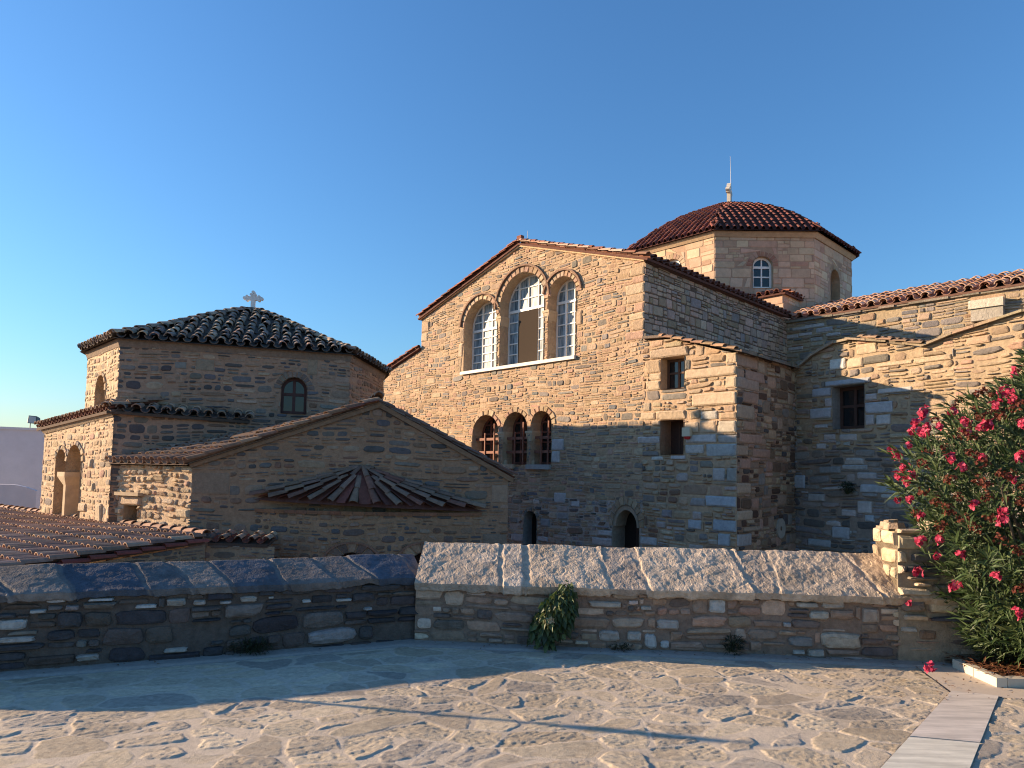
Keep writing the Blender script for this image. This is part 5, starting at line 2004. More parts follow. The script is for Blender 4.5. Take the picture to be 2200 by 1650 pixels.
# gabled annexe with its sunlit left end
A0 = at_depth(411, 1050, 13.5)
A1 = at_depth(246, 1050, 14.72)
AG = Wall(A0.xy, (0.999, 0.03))
AL = Wall(A1.xy, (A0 - A1).xy)
ALL = (A0 - A1).length
sg1 = AG.s(1092, 1050)
sgA, zgA = AG.sz(816, 876)
zg0 = AG.z(412, 1003)
zg1 = AG.z(1090, 1028)
P_ANX = pal(((0.135, 0.13, 0.13), 1.8), (DARK, 1.2), ((0.19, 0.165, 0.14), 1.6), ((0.30, 0.21, 0.15), 2.4), ((0.34, 0.245, 0.175), 1.6), ((0.22, 0.14, 0.10), 1.4))
SPG = dict(SPO, pal=P_ANX, shrink=0.16, mortar=(0.345, 0.22, 0.14))
make_wall('gable_wall', bap, AG, [([(0, LOW), (sg1, LOW), (sg1, zg1), (sgA, zgA), (0, zg0)], SPG)], blocks=[
    (sg1 - 0.34, zg1 - 0.5, sg1, zg1 - 0.12, (0.34, 0.24, 0.17), .02), (sg1 - .5, zg1 - 1.4, sg1, zg1 - 1.1, (0.26, 0.19, 0.14), .02), (0, zg0 - 0.55, 0.75, zg0 - 0.1, (0.27, 0.19, 0.135), .012)], seed=101)
zal = AL.z(330, 1000)
aw = (AL.s(267, 1110), AL.s(297, 1110), AL.z(282, 1145), AL.z(282, 1086))
ablk = [(AL.s(258, 1075), aw[3] + 0.0, AL.s(306, 1075), aw[3] + 0.21, CREAM, 0.06), (AL.s(297, 1128), AL.z(305, 1146), AL.s(318, 1128), AL.z(305, 1114), CREAM, .05),
        (AL.s(378, 1120), AL.z(390, 1113), AL.s(408, 1100), AL.z(390, 1092), CREAM, .05), (AL.s(380, 1140), AL.z(390, 1148), AL.s(410, 1140), AL.z(390, 1135), CREAM, .06),
        (AL.s(332, 1030), AL.z(340, 1034), AL.s(354, 1030), AL.z(340, 1018), BUFF, .05), (AL.s(246, 1110), AL.z(250, 1104), AL.s(264, 1100), AL.z(250, 1090), CREAM, .05)]
SPAL = dict(SPOL, split=(0.72, 0.24, 0.04), n=(2.2, 4.5), H=(0.12, 0.20), W=(0.15, 0.34), t=(0.012, 0.055), N=10, lod=2)
make_wall('end_wall', bap, AL, [(rect(0, LOW, ALL, zal), SPAL)], [dict(poly=rect(aw[0], aw[2], aw[1], aw[3]), depth=0.4, rcol=(0.36, 0.27, 0.18), back=(0.012, 0.01, 0.01))], ablk, mortar=(0.56, 0.40, 0.26), seed=102)
sl3 = MB()
bar(sl3, AL, aw[0] - 0.18, aw[3] + 0.21, aw[1] + 0.16, aw[3] + 0.28, 0.14, 0.2, (0.5, 0.38, 0.25))
sl3.build('lintel', M_ASHLAR, bap)
# annexe roof: left slope over the lit end, right slope, verge mouldings
ar = MB()
g0, gA, g1 = AG.P(-0.05, zg0 + 0.09, 0.13), AG.P(sgA, zgA + 0.11, 0.13), AG.P(sg1 + 0.16, zg1 + 0.03, 0.13)
ab_ = V((-0.31, 0.95, 0)).normalized()
bk0 = AL.P(-0.05, zal + 0.05, 0.16)
fr0 = AL.P(ALL + 0.02, zal + 0.05, 0.16)
# left slope as a set of courses from the eave (bk0 -> fr0) up to the ridge
rdgB = gA + ab_ * 3.0
nc = 10
for i in range(nc + 1):
    for half in (0, 1):
        k = (i + 0.5 * half) / nc
        if k > 1:
            continue
        a_p, b_p = bk0.lerp(fr0, k), (rdgB.lerp(gA, k))
        if half:
            tile_run(ar, [a_p, b_p], (fr0 - bk0).normalized(), 0.10, 0.36, PT_MID, rb_, inv=True)
        else:
            tile_run(ar, [a_p + V((0, 0, .045)), b_p + V((0, 0, .045))], (fr0 - bk0).normalized(), 0.085, 0.36, PT_MID, rb_)
ar.add([bk0 - V((0, 0, .03)), fr0 - V((0, 0, .03)), gA - V((0, 0, .03)), rdgB - V((0, 0, .03))], [(0, 1, 2, 3)], (0.12, 0.075, 0.055))
_dn = V((0, 0, -0.05))
plane_roof(ar, g1 + ab_ * 0.1 + _dn, g1 + ab_ * 3.0 + _dn, (gA - g1), (gA - g1).length, 0.27, 0.06, 0.36, PT_MID, PAN_RED, rb_, (0.12, 0.075, 0.055))
tile_run(ar, [g0 + V((0, 0, .02)), gA + V((0, 0, .02))], AG.n, 0.07, 0.4, pal(((0.2, 0.09, 0.07), 2), ((0.16, 0.08, 0.06), 1)), rb_, flat=0.6)
tile_run(ar, [g1 + V((0, 0, .02)), gA + V((0, 0, .02))], AG.n, 0.07, 0.4, pal(((0.2, 0.11, 0.08), 2), ((0.16, 0.10, 0.08), 1)), rb_, flat=0.6)
tile_run(ar, [gA + V((0, 0, .09)) + AG.n * .05, rdgB + V((0, 0, .09))], AG.u, 0.11, 0.4, PT_OLD, rb_)
ar.build('annexe_roof', M_TILE, bap)
av = MB()
for (p, q) in (((-0.02, zg0 - 0.02), (sgA, zgA + 0.0)), ((sgA, zgA + 0.0), (sg1 + 0.1, zg1 - 0.09))):
    a_p, b_p = AG.P(p[0], p[1], 0), AG.P(q[0], q[1], 0)
    dz = V((0, 0, 0.10))
    n2 = AG.n
    av.add([a_p, b_p, b_p + n2 * .06, a_p + n2 * .06, a_p + dz + n2 * .12, b_p + dz + n2 * .12, a_p + dz, b_p + dz], [(0, 3, 2, 1), (3, 4, 5, 2), (4, 6, 7, 5)], (0.30, 0.22, 0.155))
av.build('verge', M_STONE, bap)
# returning right flank of the annexe
AR = Wall(AG.P(sg1, 0, 0).xy, ab_.xy)
make_wall('flank_wall', bap, AR, [(rect(0, LOW, 3.0, zg1), SPG)], seed=103)

# apse with fanned tile roof
sa0, sa1 = AG.s(551, 1085), AG.s(1034, 1105)
zAe0, zAe1 = AG.z(546, 1074), AG.z(1040, 1100)
APS = ArcWall(AG, (sa0 + sa1) / 2, (sa1 - sa0) / 2, 0.42)
hw_ = APS.half
SPA = dict(SPO, pal=pal(((0.16, 0.12, 0.10), 1.8), ((0.115, 0.11, 0.11), 1.4), ((0.27, 0.185, 0.125), 2.5), ((0.31, 0.22, 0.155), 2), (BROWN, 1.2)), mortar=(0.34, 0.215, 0.13), shrink=0.18, H=(0.11, 0.20), W=(0.16, 0.40))
# the arcs of its two brick arches
w_m = Wall(AG.P(0, 0, 0.40).xy, AG.u.xy)


def arc_s(px, py):
    x = w_m.s(px, py) - (sa0 + sa1) / 2
    return math.asin(max(-1, min(1, x / APS.R))) * APS.R


zap = min(zAe0, zAe1) - 0.03
a_ops = []
for (xl, xr, yt) in ((727, 786, 1187), (886, 934, 1188)):
    s_l, s_r = arc_s(xl, 1195), arc_s(xr, 1195)
    a_ops.append(arch_open((s_l, s_r, -1.9, w_m.z((xl + xr) / 2, yt)), 0.25, 0.26, rcol=(0.25, 0.15, 0.1), n=7, t=0.015, pointed=-0.25,
                           vpal=pal(((0.36, 0.24, 0.15), 2), ((0.20, 0.13, 0.10), 2), ((0.30, 0.17, 0.11), 1)), back=(0.05, 0.03, 0.03)))


def aps_extra(mb, W, rng):
    for o in a_ops:
        v = o['vous']
        hood(mb, W, v['c'], v['zs'], v['r1'] + 0.01, v['r1'] + 0.06, 0.03, (0.27, 0.15, 0.10), 0, math.pi, kz=v['kz'] * 0.93)
    # thin brick course under the eave
    m = 20
    for i in range(m):
        s0, s1 = -hw_ + 2 * hw_ * i / m, -hw_ + 2 * hw_ * (i + 1) / m - 0.008
        mb.add([W.P(s0, zap - .05, .04), W.P(s1, zap - .05, .04), W.P(s1, zap + .02, .06), W.P(s0, zap + .02, .06), W.P(s0, zap - .05, 0), W.P(s1, zap - .05, 0)], [(0, 1, 2, 3), (4, 5, 1, 0)], jit(rng, (0.27, 0.14, 0.085)))


make_wall('apse_wall', bap, APS, [(rect(-hw_, LOW, hw_, zap), SPA)], a_ops, seed=104, extra=aps_extra)
for s in (-hw_, hw_):
    asd = MB()
    asd.add([APS.P(s, LOW, 0), APS.P(s, zap, 0), APS.P(s, zap, -1), APS.P(s, LOW, -1)], [(0, 1, 2, 3), (3, 2, 1, 0)], MORT_B)
    asd.build('apse_side', M_STONE, bap)
apr = MB()
apex = AG.P(*AG.sz(779, 1004), 0.03)
nt = 11
zlin = lambda k: zAe0 + (zAe1 - zAe0) * k + 0.03
for i in range(nt + 1):
    for half in (0, 1):
        k = (i + .5 * half) / nt
        if k > 1:
            continue
        s = (-1 + 2 * k) * (hw_ + 0.04)
        p = APS.P(s, zlin(k), 0.09)
        if k in (0, 1):
            p = p + AG.n * 0.05
        d = apex - p
        lat = V((-d.y, d.x, 0)).normalized()
        if half:
            pe = p.lerp(apex, 0.85)
            n_ = max(1, int((pe - p).length / 0.34))
            for j in range(n_):
                tile_piece(apr, p.lerp(pe, j / n_), p.lerp(pe, min(1, (j + 1.1) / n_)), lat, 0.12 * (1 - 0.6 * j / n_), jit(rb_, (0.165, 0.065, 0.05)), inv=True, flat=0.2)
        else:
            q1 = 0.97 if i % 2 == 0 else 0.72
            tile_run(apr, [p + V((0, 0, .03)), p.lerp(apex, q1) + V((0, 0, .03))], lat, 0.098, 0.33, pal(((0.22, 0.155, 0.115), 2), ((0.18, 0.125, 0.095), 2), ((0.19, 0.10, 0.075), 1.6)), rb_, jitter=0.02, taper=0.5)
vs_ = [APS.P((-1 + 2 * k / 20) * (hw_ + 0.02), zlin(k / 20) - 0.02, 0.06) for k in range(21)] + [apex]
apr.add(vs_, [(k, k + 1, 21) for k in range(20)], (0.13, 0.06, 0.05))
apr.build('apse_roof', M_TILE, bap)

# ------------------------------------------------------------------ low tiled outbuilding in front of the baptistery
OBa = at_depth(440, 1160, 12.6)
zr = OBa.z
ou_r = V((-0.80, 0.60, 0)).normalized()            # ridge direction, running back left along the walls
od = at_depth(145, 1208, 10.75)                    # lower down the front verge
slope_o = (od - OBa)
slope_o.normalize()
out = empty('tiled_outbuilding', V((OBa.x - 1.5, OBa.y - 0.5, LOW)), 'low outbuilding with rows of brown barrel tiles just behind the slate capped parapet', 'building')
ob = MB()
ro_ = random.Random(111)
PT_OUT = pal(((0.37, 0.225, 0.155), 3), ((0.30, 0.185, 0.13), 3), ((0.45, 0.30, 0.205), 1.4), ((0.22, 0.14, 0.10), 1.4))
nlen = 11.5
# eave far down slope; tiles climb from there to the ridge
SLN = 5.2
ev0 = OBa + slope_o * SLN
plane_roof(ob, ev0 + ou_r * nlen, ev0, -slope_o, SLN, 0.235, 0.085, 0.38, PT_OUT, pal(((0.20, 0.12, 0.085), 2), ((0.16, 0.09, 0.07), 1)), ro_, (0.12, 0.075, 0.055), jitter=0.02)
ob.build('roof', M_TILE, out)
ob3 = MB()
tile_run(ob3, [OBa + V((0, 0, .09)) - ou_r * 0.08, OBa + ou_r * nlen + V((0, 0, .09))], V((slope_o.x, slope_o.y, 0)).normalized(), 0.10, 0.4, PT_OUT, ro_)
ob3.build('ridge', M_TILE, out)
# red painted verge board under the front tiles
vb_ = MB()
fn = V((slope_o.y, -slope_o.x, 0)).normalized()
if fn.y > 0:
    fn = -fn
vp0, vp1 = OBa + fn * 0.10, ev0 + fn * 0.10
m = 13
for i in range(m):
    a_p, b_p = vp0.lerp(vp1, i / m), vp0.lerp(vp1, (i + 1) / m)
    tile_piece(vb_, b_p + V((0, 0, -.02)), a_p + V((0, 0, -.02)), fn, 0.07, jit(ro_, (0.26, 0.07, 0.05)), flat=0.9)
vb_.build('verge_tiles', M_TILE, out)
OW_ = Wall(ev0.xy, (OBa - ev0).xy)
oln = (OBa - ev0).length
make_wall('front_wall', out, OW_, [([(0, LOW), (oln, LOW), (oln, zr - 0.08), (0, ev0.z - 0.08)], dict(SPO, pal=pal(((0.2, 0.15, 0.12), 2), ((0.14, 0.125, 0.115), 2), ((0.29, 0.2, 0.14), 2)), mortar=(0.36, 0.25, 0.16)))], seed=112)
# short hipped return facing the plaza
hp = MB()
h0 = at_depth(446, 1166, 12.62)
h1 = at_depth(574, 1170, 12.55)
hr = V((0, 1, 0.22))
plane_roof(hp, h0, h1, hr, 0.45, 0.24, 0.07, 0.26, PT_OLD, PAN_RED, ro_, (0.10, 0.065, 0.05), jitter=0.02)
hp.build('hip_roof', M_TILE, out)
HW = Wall((OBa.x - 0.15, OBa.y + 0.06), (h1 - h0).xy)
make_wall('front_wall', out, HW, [(rect(0, LOW, 1.45, min(h0.z, h1.z) - 0.04), dict(SPO, pal=pal(((0.2, 0.15, 0.12), 2), ((0.14, 0.125, 0.115), 2), ((0.29, 0.2, 0.14), 2)), mortar=(0.36, 0.25, 0.16)))], seed=113)

# ------------------------------------------------------------------ white house and floodlight at the left
wh = empty('white_house', at_depth(-60, 1100, 27) * 1.0, 'plain white plastered house wall in shade at the left edge, with a floodlight on top', 'house')
wh.location.z = LOW
HA, HB = at_depth(-260, 900, 25.0), at_depth(150, 930, 28.0)
hz = at_depth(105, 926, 27.6).z
hw = MB()
hu = V((HB.x - HA.x, HB.y - HA.y, 0))
hn = V((-hu.y, hu.x, 0)).normalized()
hw.box(V((HA.x, HA.y, LOW)), hu, hn * 7, V((0, 0, hz - LOW)), (0.66, 0.62, 0.64))
hw.build('wall', M_PLASTER, wh)
hc = MB()
hc.box(V((HA.x, HA.y, hz)) - hn * 0.05 - hu.normalized() * .05, hu + hu.normalized() * .1, hn * 7.1, V((0, 0, 0.10)), (0.68, 0.65, 0.66))
hc.build('roof_slab', M_PLASTER, wh)
lw = empty('garden_wall', at_depth(10, 1090, 22), 'low white plastered wall with a rounded top in front of the white house', 'wall')
lw.location.z = LOW
wa_, wb_ = at_depth(-260, 1060, 21.5), at_depth(78, 1060, 23.5)
lm = MB()
nseg = 24
du = (wb_ - wa_)
du.z = 0
top = []
for i in range(nseg + 1):
    k = i / nseg
    zt_ = at_depth(10, 1042, 22.5).z - 1.1 * max(0, (abs(k - 0.72) - 0.10)) ** 1.6 * 3
    top.append(V((wa_.x, wa_.y, 0)) + du * k + V((0, 0, zt_)))
nn_ = V((-du.y, du.x, 0)).normalized() * 0.4
for i in range(nseg):
    a_p, b_p = top[i], top[i + 1]
    al_, bl2 = V((a_p.x, a_p.y, LOW)), V((b_p.x, b_p.y, LOW))
    lm.add([al_, bl2, b_p, a_p, a_p + nn_, b_p + nn_], [(0, 1, 2, 3), (3, 2, 5, 4)], (0.68, 0.66, 0.68))
lm.build('wall', M_PLASTER, lw)
fl_p = at_depth(66, 915, 27.3)
fl_p.z = hz + 0.10
fl = empty('floodlight', fl_p, 'grey box floodlight on two short legs on top of the white house', 'floodlight')
fm = MB()
b0 = fl_p + V((-0.16, 0, 0.17))
fx = V((1, -0.12, 0)).normalized()
fy = V((0.12, 1, 0)).normalized()
front = [b0 + fx * x + V((0, 0, z)) for (x, z) in ((0.02, 0.02), (0.46, -0.02), (0.42, 0.30), (0.06, 0.33))]
bk = [p + fy * 0.22 - fx * 0.22 * (1 if i in (0, 3) else 0.2) + V((0, 0, -0.06 if i > 1 else 0.05)) for i, p in enumerate(front)]
fm.add(front + bk, [(0, 1, 2, 3), (7, 6, 5, 4), (0, 4, 5, 1), (1, 5, 6, 2), (2, 6, 7, 3), (3, 7, 4, 0)], (0.10, 0.12, 0.13))
fm.build('lamp_housing', M_METAL, fl)
fg = MB()
c_f = sum(front, V((0, 0, 0))) / 4
fg.add([c_f + (p - c_f) * 0.82 - fy * 0.012 for p in front], [(0, 1, 2, 3)], (0.35, 0.40, 0.42))
fg.build('glass', M_PAINT, fl)
for x in (-0.10, 0.24):
    fk = MB()
    fk.tube([fl_p + fx * x + fy * .08, fl_p + fx * x + fy * .08 + V((0, 0, 0.22))], 0.018, (0.2, 0.2, 0.2))
    fk.build('leg', M_METAL, fl)

# ------------------------------------------------------------------ planting
def leaf(mb, p, d, up, L, w, col, droop=0.2):
    d = d.normalized()
    side = d.cross(up)
    if side.length < 1e-3:
        side = d.orthogonal()
    side.normalize()
    nr = side.cross(d)
    m = p + d * (L * 0.5) + nr * (L * 0.03)
    t = p + d * L - V((0, 0, droop * L))
    f = nr * (-w * 0.25)
    mb.add([p, m + side * w - f, m + nr * (-w * 0.2), m - side * w - f, t], [(0, 2, 1), (0, 3, 2), (1, 2, 4), (2, 3, 4)], col)


def rnd_dir(rng):
    while True:
        v = V((rng.uniform(-1, 1), rng.uniform(-1, 1), rng.uniform(-1, 1)))
        if 0.05 < v.length < 1:
            return v.normalized()


OLC = V((4.72, 5.72, 0.0))
ole = empty('oleander', OLC, 'big oleander bush with narrow dark leaves and bright pink and withered flowers', 'bush')
orng = random.Random(201)
RZ = [(0.05, 0.48), (0.25, 0.86), (0.6, 1.04), (0.9, 1.22), (1.25, 1.34), (1.7, 1.45), (1.9, 1.30), (2.08, 1.06), (2.25, 0.8), (2.42, 0.5), (2.58, 0.12)]


def rad(z):
    for i in range(len(RZ) - 1):
        if RZ[i][0] <= z <= RZ[i + 1][0]:
            k = (z - RZ[i][0]) / (RZ[i + 1][0] - RZ[i][0])
            return RZ[i][1] + k * (RZ[i + 1][1] - RZ[i][1])
    return 0.3


tips = []
while len(tips) < 2300:
    z = orng.uniform(0.12, 2.7)
    th = orng.uniform(0, 2 * math.pi)
    q = math.sqrt(orng.uniform(0.10, 1.0))
    r0 = rad(z)
    nzv = 1 + 0.13 * math.sin(3 * th + z * 2.2) + 0.09 * math.sin(7 * th - z * 5.1)
    x, y = math.cos(th) * r0 * q * nzv, math.sin(th) * r0 * q * nzv * 0.78
    p = OLC + V((x, y, z))
    if (p - WR.O).dot(WR.n) < 0.02 and z < 1.0:
        continue
    if orng.random() > 0.35 + 0.65 * q:
        continue
    tips.append((p, q, th))
lf = MB()
st = MB()
LG = [(0.042, 0.072, 0.024), (0.052, 0.086, 0.028), (0.068, 0.105, 0.036), (0.034, 0.058, 0.022), (0.088, 0.12, 0.046)]
for (p, q, th) in tips:
    outd = V((math.cos(th), math.sin(th), 0)) * (0.3 + 0.7 * q) + V((0, 0, 0.75 if p.z > 0.7 else 0.35)) + rnd_dir(orng) * 0.3
    outd.normalize()
    n = orng.randint(9, 15)
    base = p - outd * 0.16
    for i in range(n):
        k = i / n
        bp_ = base + outd * (0.20 * k)
        a = 2.4 * i + orng.uniform(-.3, .3)
        o1 = outd.orthogonal().normalized()
        o2 = outd.cross(o1)
        sp = (1.0 - 0.62 * k)
        d = outd * (0.35 + 0.8 * k) + (o1 * math.cos(a) + o2 * math.sin(a)) * sp
        leaf(lf, bp_, d, outd, orng.uniform(0.095, 0.16), orng.uniform(0.008, 0.0125), jit(orng, orng.choice(LG), 0.2), droop=orng.uniform(0.0, 0.35) * sp)
lf.build('foliage', M_LEAF, ole)
for i in range(34):
    p, q, th = tips[orng.randrange(len(tips))]
    b = OLC + V((orng.uniform(-.3, .3), orng.uniform(-.2, .2), -0.05))
    m = b.lerp(p, 0.5) + V((0, 0, 0.25)) + rnd_dir(orng) * 0.08
    st.tube([b, b.lerp(m, 0.5) + V((0, 0, .06)), m, p], [0.022, 0.018, 0.012, 0.005], (0.13, 0.11, 0.085), n=5)
st.build('stems', M_BARK, ole)


def flower_mesh(rng, n, R, cols, pr, frac=1.0):
    mb = MB()
    for i in range(n):
        c = rnd_dir(rng) * R * rng.uniform(0.35, 1.0)
        c.z = c.z * 0.8 + R * 0.2
        f = (c.normalized() + rnd_dir(rng) * 0.5).normalized()
        o1 = f.orthogonal().normalized()
        o2 = f.cross(o1)
        np_ = rng.randint(5, 8)
        for k in range(np_):
            a = 2 * math.pi * k / np_ + rng.uniform(-.2, .2)
            d = o1 * math.cos(a) + o2 * math.sin(a)
            s = f.cross(d)
            e = pr * rng.uniform(0.8, 1.2)
            t = c + d * e + f * e * rng.uniform(-.1, .5)
            m1, m2 = c + d * e * .6 + s * e * .45 + f * e * .2, c + d * e * .6 - s * e * .45 + f * e * .2
            mb.add([c, m1, t, m2], [(0, 1, 2), (0, 2, 3)], jit(rng, rng.choice(cols), 0.18))
    return mb


frng = random.Random(301)
FP = [(0.52, 0.055, 0.12), (0.42, 0.028, 0.075), (0.60, 0.11, 0.18), (0.34, 0.02, 0.05)]
FD = [(0.13, 0.032, 0.024), (0.17, 0.045, 0.028), (0.09, 0.028, 0.022), (0.19, 0.065, 0.035)]
fmeshes = [flower_mesh(frng, 9, 0.041, FP, 0.024) for _ in range(4)]
dmeshes = [flower_mesh(frng, 16, 0.048, FD, 0.013) for _ in range(4)]


def instances(meshes, name, mat, spots, rng):
    protos = []
    for mb in meshes:
        o = mb.build(name, mat)
        protos.append(o.data)
        bpy.data.objects.remove(o)
    for p in spots:
        o = bpy.data.objects.new(name, protos[rng.randrange(len(protos))])
        COL.objects.link(o)
        o.parent = ole
        o.location = p - ole.location
        o.rotation_euler = (rng.uniform(-.6, .6), rng.uniform(-.6, .6), rng.uniform(0, 6.28))
        k = rng.uniform(0.75, 1.25)
        o.scale = (k, k, k)


def surf_spot(px, py):
    """where a line of sight through the picture first meets the crown"""
    d = ray(px, py)
    best = None
    for i in range(220):
        y = 4.2 + i * 0.012
        p = EYE + d * (y / d.y)
        rel = p - OLC
        if 0.03 < rel.z < 2.75:
            r0 = rad(rel.z)
            if (rel.x / r0) ** 2 + (rel.y / (r0 * 0.78)) ** 2 < 1.12:
                return p
            e = (rel.x / r0) ** 2 + (rel.y / (r0 * 0.78)) ** 2
            if best is None or e < best[0]:
                best = (e, p)
    return best[1] if best else OLC + V((0, 0, 1))


PINKS = [(1988, 886), (1982, 898), (1964, 912), (1958, 930), (1985, 930), (1992, 920), (2018, 917), (1916, 968), (1928, 984), (1955, 958), (1932, 1022), (1950, 1033), (1960, 1020), (1943, 1005),
         (1930, 1075), (1956, 1075), (1977, 1108), (2044, 887), (2072, 908), (2078, 930), (2045, 985), (2066, 1005), (2110, 985), (2093, 1087), (2176, 1032), (2195, 983), (2155, 1118), (2112, 917), (2124, 914),
         (2182, 845), (2176, 862), (2180, 805), (2186, 795), (2142, 872), (2154, 1098), (1979, 1165), (2066, 1194), (2012, 1196), (1972, 1230), (1952, 1298), (2050, 1262), (2142, 1240), (2185, 1320), (1997, 1436), (2160, 842), (2200, 910), (2020, 1160)]
DRIED = [(2060, 862), (2050, 875), (2095, 880), (2120, 890), (2138, 886), (2150, 898), (2105, 900), (2080, 925), (2066, 935), (2088, 940), (2010, 905), (2028, 965), (1990, 1000), (1978, 995), (2035, 1035), (2045, 1030),
         (2085, 975), (2100, 978), (2112, 995), (2150, 1020), (2165, 1025), (2105, 1035), (2118, 1045), (1985, 1058), (2035, 1090), (2040, 1100), (2162, 1075), (2190, 1082), (1975, 1115), (1968, 1100), (2018, 1140), (2025, 1130),
         (2090, 1130), (2098, 1140), (2126, 1115), (2100, 850), (2110, 840), (2130, 850), (2180, 1180), (2192, 1190), (2120, 1070), (2060, 1070), (2190, 1270), (2010, 1080), (2070, 1115), (2150, 1160), (2175, 880), (2190, 870), (2196, 1050), (1995, 970)]


def far_side(n):
    out_ = []
    for _ in range(n):
        z, th = frng.uniform(0.7, 2.3), frng.uniform(-1.5, 1.3)
        out_.append(OLC + V((math.cos(th) * rad(z) * 1.04, math.sin(th) * rad(z) * 0.81, z)))
    return out_


instances(fmeshes, 'flower_cluster', M_PETAL, [surf_spot(*q) for q in PINKS] + far_side(28), frng)
instances(dmeshes, 'withered_cluster', M_PETAL, [surf_spot(*q) for q in DRIED] + far_side(28), frng)


def small_plant(name, label, c, rx, ry, rz, n, cols, L, w, seed, droop=0.4, hang=False, round_=False, flowers=0, cat='plant', down=None):
    rng = random.Random(seed)
    root = empty(name, c, label, cat)
    mb = MB()
    sb = MB()
    for i in range(n):
        v = rnd_dir(rng) * (rng.random() ** 0.4)
        hk = v.z * 0.5 + 0.5
        wk = (1.35 - 0.8 * hk) if down else 1.0
        p = V((c[0] + v.x * rx * wk, c[1] + v.y * ry, c[2] + hk * rz))
        if down and orng.random() < 0.25 + 0.75 * abs(math.sin(p.x * 31 + 2) * math.sin(p.z * 23)) ** 0.4 - 0.25:
            pass
        elif down and orng.random() < 0.5:
            continue
        if down:
            p.x += down * (1 - (p.z - c[2]) / rz)
        d = V((v.x, v.y - 0.3, -0.5 if hang else 0.6)) + rnd_dir(rng) * 0.7
        if round_:
            leaf(mb, p, d, V((0, -1, 0.4)) + rnd_dir(rng) * .6, L * rng.uniform(.7, 1.2), w * rng.uniform(.8, 1.2), jit(rng, rng.choice(cols), 0.2), droop)
        else:
            leaf(mb, p, d, V((0, 0, 1)) + rnd_dir(rng) * .5, L * rng.uniform(.7, 1.3), w * rng.uniform(.8, 1.2), jit(rng, rng.choice(cols), 0.2), droop)
        if i % 12 == 0:
            b = V((c[0] + v.x * rx * .3, c[1] + 0.05, c[2] + (rz * 0.8 if hang else 0)))
            sb.tube([b, b.lerp(p, .5) + V((0, 0, .04)), p], 0.004, (0.10, 0.10, 0.05), n=4)
    mb.build('foliage', M_LEAF, root)
    if sb.v:
        sb.build('stems', M_BARK, root)
    if flowers:
        fb_ = flower_mesh(rng, flowers, 0.05, [(0.7, 0.6, 0.42), (0.62, 0.5, 0.3)], 0.03)
        fb_.v = [(q[0] + c[0] + (down or 0) * 0.75, q[1] + c[1] - ry * 0.8, q[2] + c[2] + rz * 0.42) for q in fb_.v]
        fb_.build('blossom', M_PETAL, root)
    return root


CG = [(0.05, 0.08, 0.025), (0.07, 0.105, 0.03), (0.10, 0.13, 0.045), (0.035, 0.055, 0.02)]
cp = WR.P(WR.s(1218, 1385), 0.0, 0.13)
small_plant('caper_plant', 'bushy green caper plant with cream blossoms hanging down the parapet face', (cp.x, cp.y, 0.03), 0.17, 0.10, 0.60, 800, CG, 0.062, 0.024, 401, droop=0.5, hang=True, round_=True, flowers=14, down=-0.22)
wd = WL.P(WL.s(540, 1385), 0.0, 0.06)
small_plant('weed', 'dark weed at the foot of the slate capped parapet wall', (wd.x, wd.y, 0.0), 0.17, 0.06, 0.13, 260, [(0.03, 0.04, 0.018), (0.045, 0.05, 0.025)], 0.07, 0.006, 402, droop=0.3, cat='weed')
wd = WR.P(WR.s(1572, 1400), 0.0, 0.05)
small_plant('weed', 'dark spiky weed growing at the foot of the tan capped parapet wall', (wd.x, wd.y, 0.0), 0.08, 0.05, 0.18, 150, [(0.03, 0.04, 0.02), (0.045, 0.045, 0.03)], 0.07, 0.006, 403, droop=0.2, cat='weed')
wd = WR.P(WR.s(1335, 1390), 0.0, 0.05)
small_plant('weed', 'small flat dried weed just right of the caper plant', (wd.x, wd.y, 0.0), 0.10, 0.05, 0.06, 110, [(0.06, 0.05, 0.03), (0.05, 0.05, 0.025)], 0.05, 0.005, 404, droop=0.3, cat='weed')
wd = R.P(R.s(1828, 1062), R.z(1828, 1062), 0.1)
small_plant('wall_plant', 'small dark shrub rooted in the joints of the shaded chapel wall below its window', (wd.x, wd.y, wd.z), 0.22, 0.14, 0.30, 260, [(0.03, 0.045, 0.02), (0.04, 0.06, 0.025)], 0.09, 0.014, 405, droop=0.4)

# planter: marble kerb, soil and fallen leaves
k0, k1 = at_z(2046, 1434, 0.0), at_z(2142, 1478, 0.0)
k2 = V((k1.x + 3.5, k1.y + 0.25, 0))
kb = empty('planter_kerb', k1, 'low pale marble kerb round the oleander bed', 'kerb')
km = MB()
for (a_p, b_p, fo) in ((k0, k1, 1), (k1, k2, 0)):
    d = (b_p - a_p).normalized()
    inn = V((-d.y, d.x, 0))
    if (OLC - a_p).dot(inn) < 0:
        inn = -inn
    L_ = (b_p - a_p).length
    nb_ = 2 if fo else 4
    for i in range(nb_):
        o = a_p + d * (L_ * i / nb_ + 0.003) + V((0, 0, -0.03))
        if not fo and i == 0:
            o = o + d * 0.085
            ln_ = L_ / nb_ - 0.09
        else:
            ln_ = L_ / nb_ - 0.006
        km.box(o, d * ln_, inn * 0.08, V((0, 0, 0.105 if fo else 0.10)), jit(orng, (0.56, 0.51, 0.42), .05, .01))
km.build('kerb_stones', M_MARBLE, kb)
so = MB()
xs = np.linspace(0, 1, 60)
sX, sY = np.meshgrid(np.linspace(k1.x + 0.02, k1.x + 3.4, 90), np.linspace(k1.y + 0.03, k1.y + 0.78, 30), indexing='ij')
sZ = 0.035 + 0.05 * (fbm(sX * 5, sY * 5, 91, 4) - 0.5)
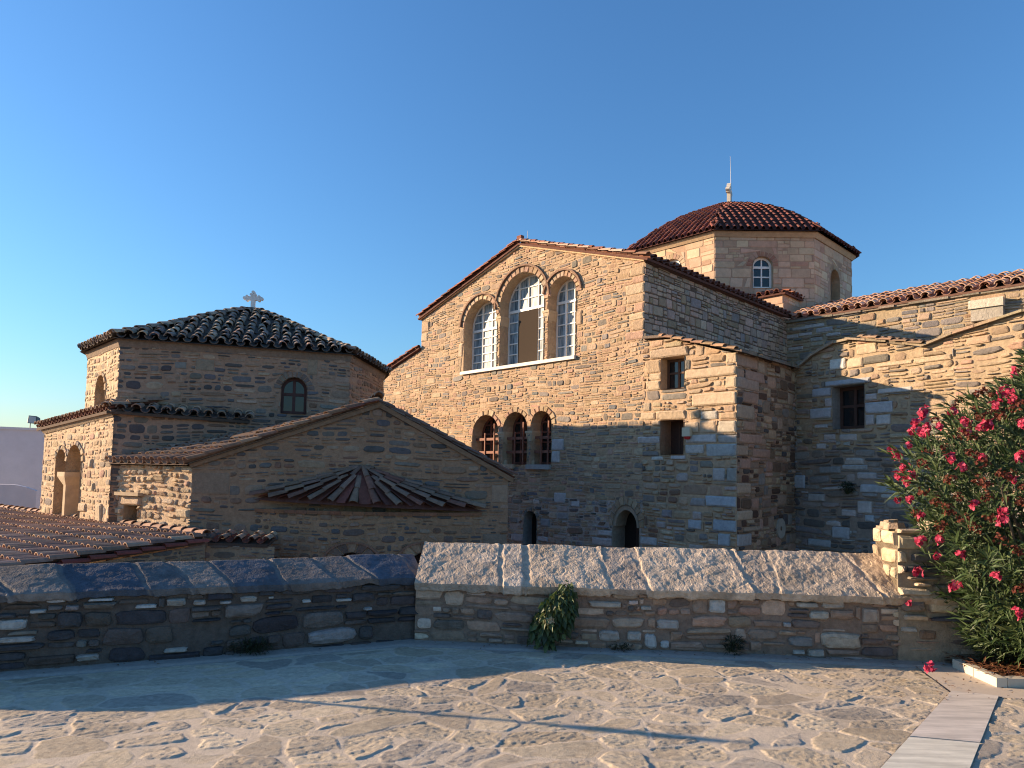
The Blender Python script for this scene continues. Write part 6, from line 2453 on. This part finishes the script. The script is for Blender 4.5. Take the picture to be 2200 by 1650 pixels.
soil = grid_mesh('soil', sX, sY, sZ, np.ones(sX.shape + (3,)) * np.array([0.11, 0.065, 0.04]), M_SOIL)
soil['kind'] = 'structure'
ll = MB()
for i in range(900):
    p = V((k1.x + 0.03 + abs(orng.gauss(0, 0.9)), k1.y + 0.06 + orng.uniform(0, 0.6), orng.uniform(0.05, 0.10)))
    leaf(ll, p, V((orng.uniform(-1, 1), orng.uniform(-1, 1), orng.uniform(-.15, .2))), V((0, 0, 1)), orng.uniform(.05, .1), orng.uniform(.006, .012), jit(orng, orng.choice(((0.22, 0.09, 0.045), (0.17, 0.07, 0.04), (0.27, 0.14, 0.07)))), 0.05)
for i in range(130):
    if i < 70:
        p = WR.P(orng.uniform(0.3, 5.6), 0.018, 0.03 + abs(orng.gauss(0, 0.10)))
    elif i < 95:
        p = WL.P(orng.uniform(0.3, 3.6), 0.018, 0.03 + abs(orng.gauss(0, 0.08)))
    else:
        p = V((k1.x - abs(orng.gauss(0, 0.6)), k1.y + orng.uniform(-0.35, 0.35), 0.016))
    leaf(ll, p, V((orng.uniform(-1, 1), orng.uniform(-1, 1), orng.uniform(-.05, .15))), V((0, 0, 1)), orng.uniform(.02, .06), orng.uniform(.004, .009), jit(orng, orng.choice(((0.16, 0.08, 0.045), (0.12, 0.08, 0.05), (0.20, 0.12, 0.07)))), 0.05)
lo = ll.build('fallen_leaves', M_PETAL)
lo['kind'] = 'stuff'

# ------------------------------------------------------------------ post past the left edge whose thin shadow crosses the paving
pp = V((-4.62, 5.42, 0))
post = empty('lamp_post', pp, 'short slim metal lamp post at the far end of the slate capped parapet', 'lamp post')
pm = MB()
pm.tube([pp, pp + V((0, 0, 1.42))], 0.02, (0.12, 0.12, 0.12), n=8)
pm.build('pole', M_METAL, post)
pm = MB()
pm.tube([pp + V((0, 0, 1.36)), pp + V((0, 0, 1.42)), pp + V((0, 0, 1.60)), pp + V((0, 0, 1.72))], [0.02, 0.045, 0.045, 0.008], (0.12, 0.12, 0.12), n=8)
pm.build('lamp_head', M_METAL, post)
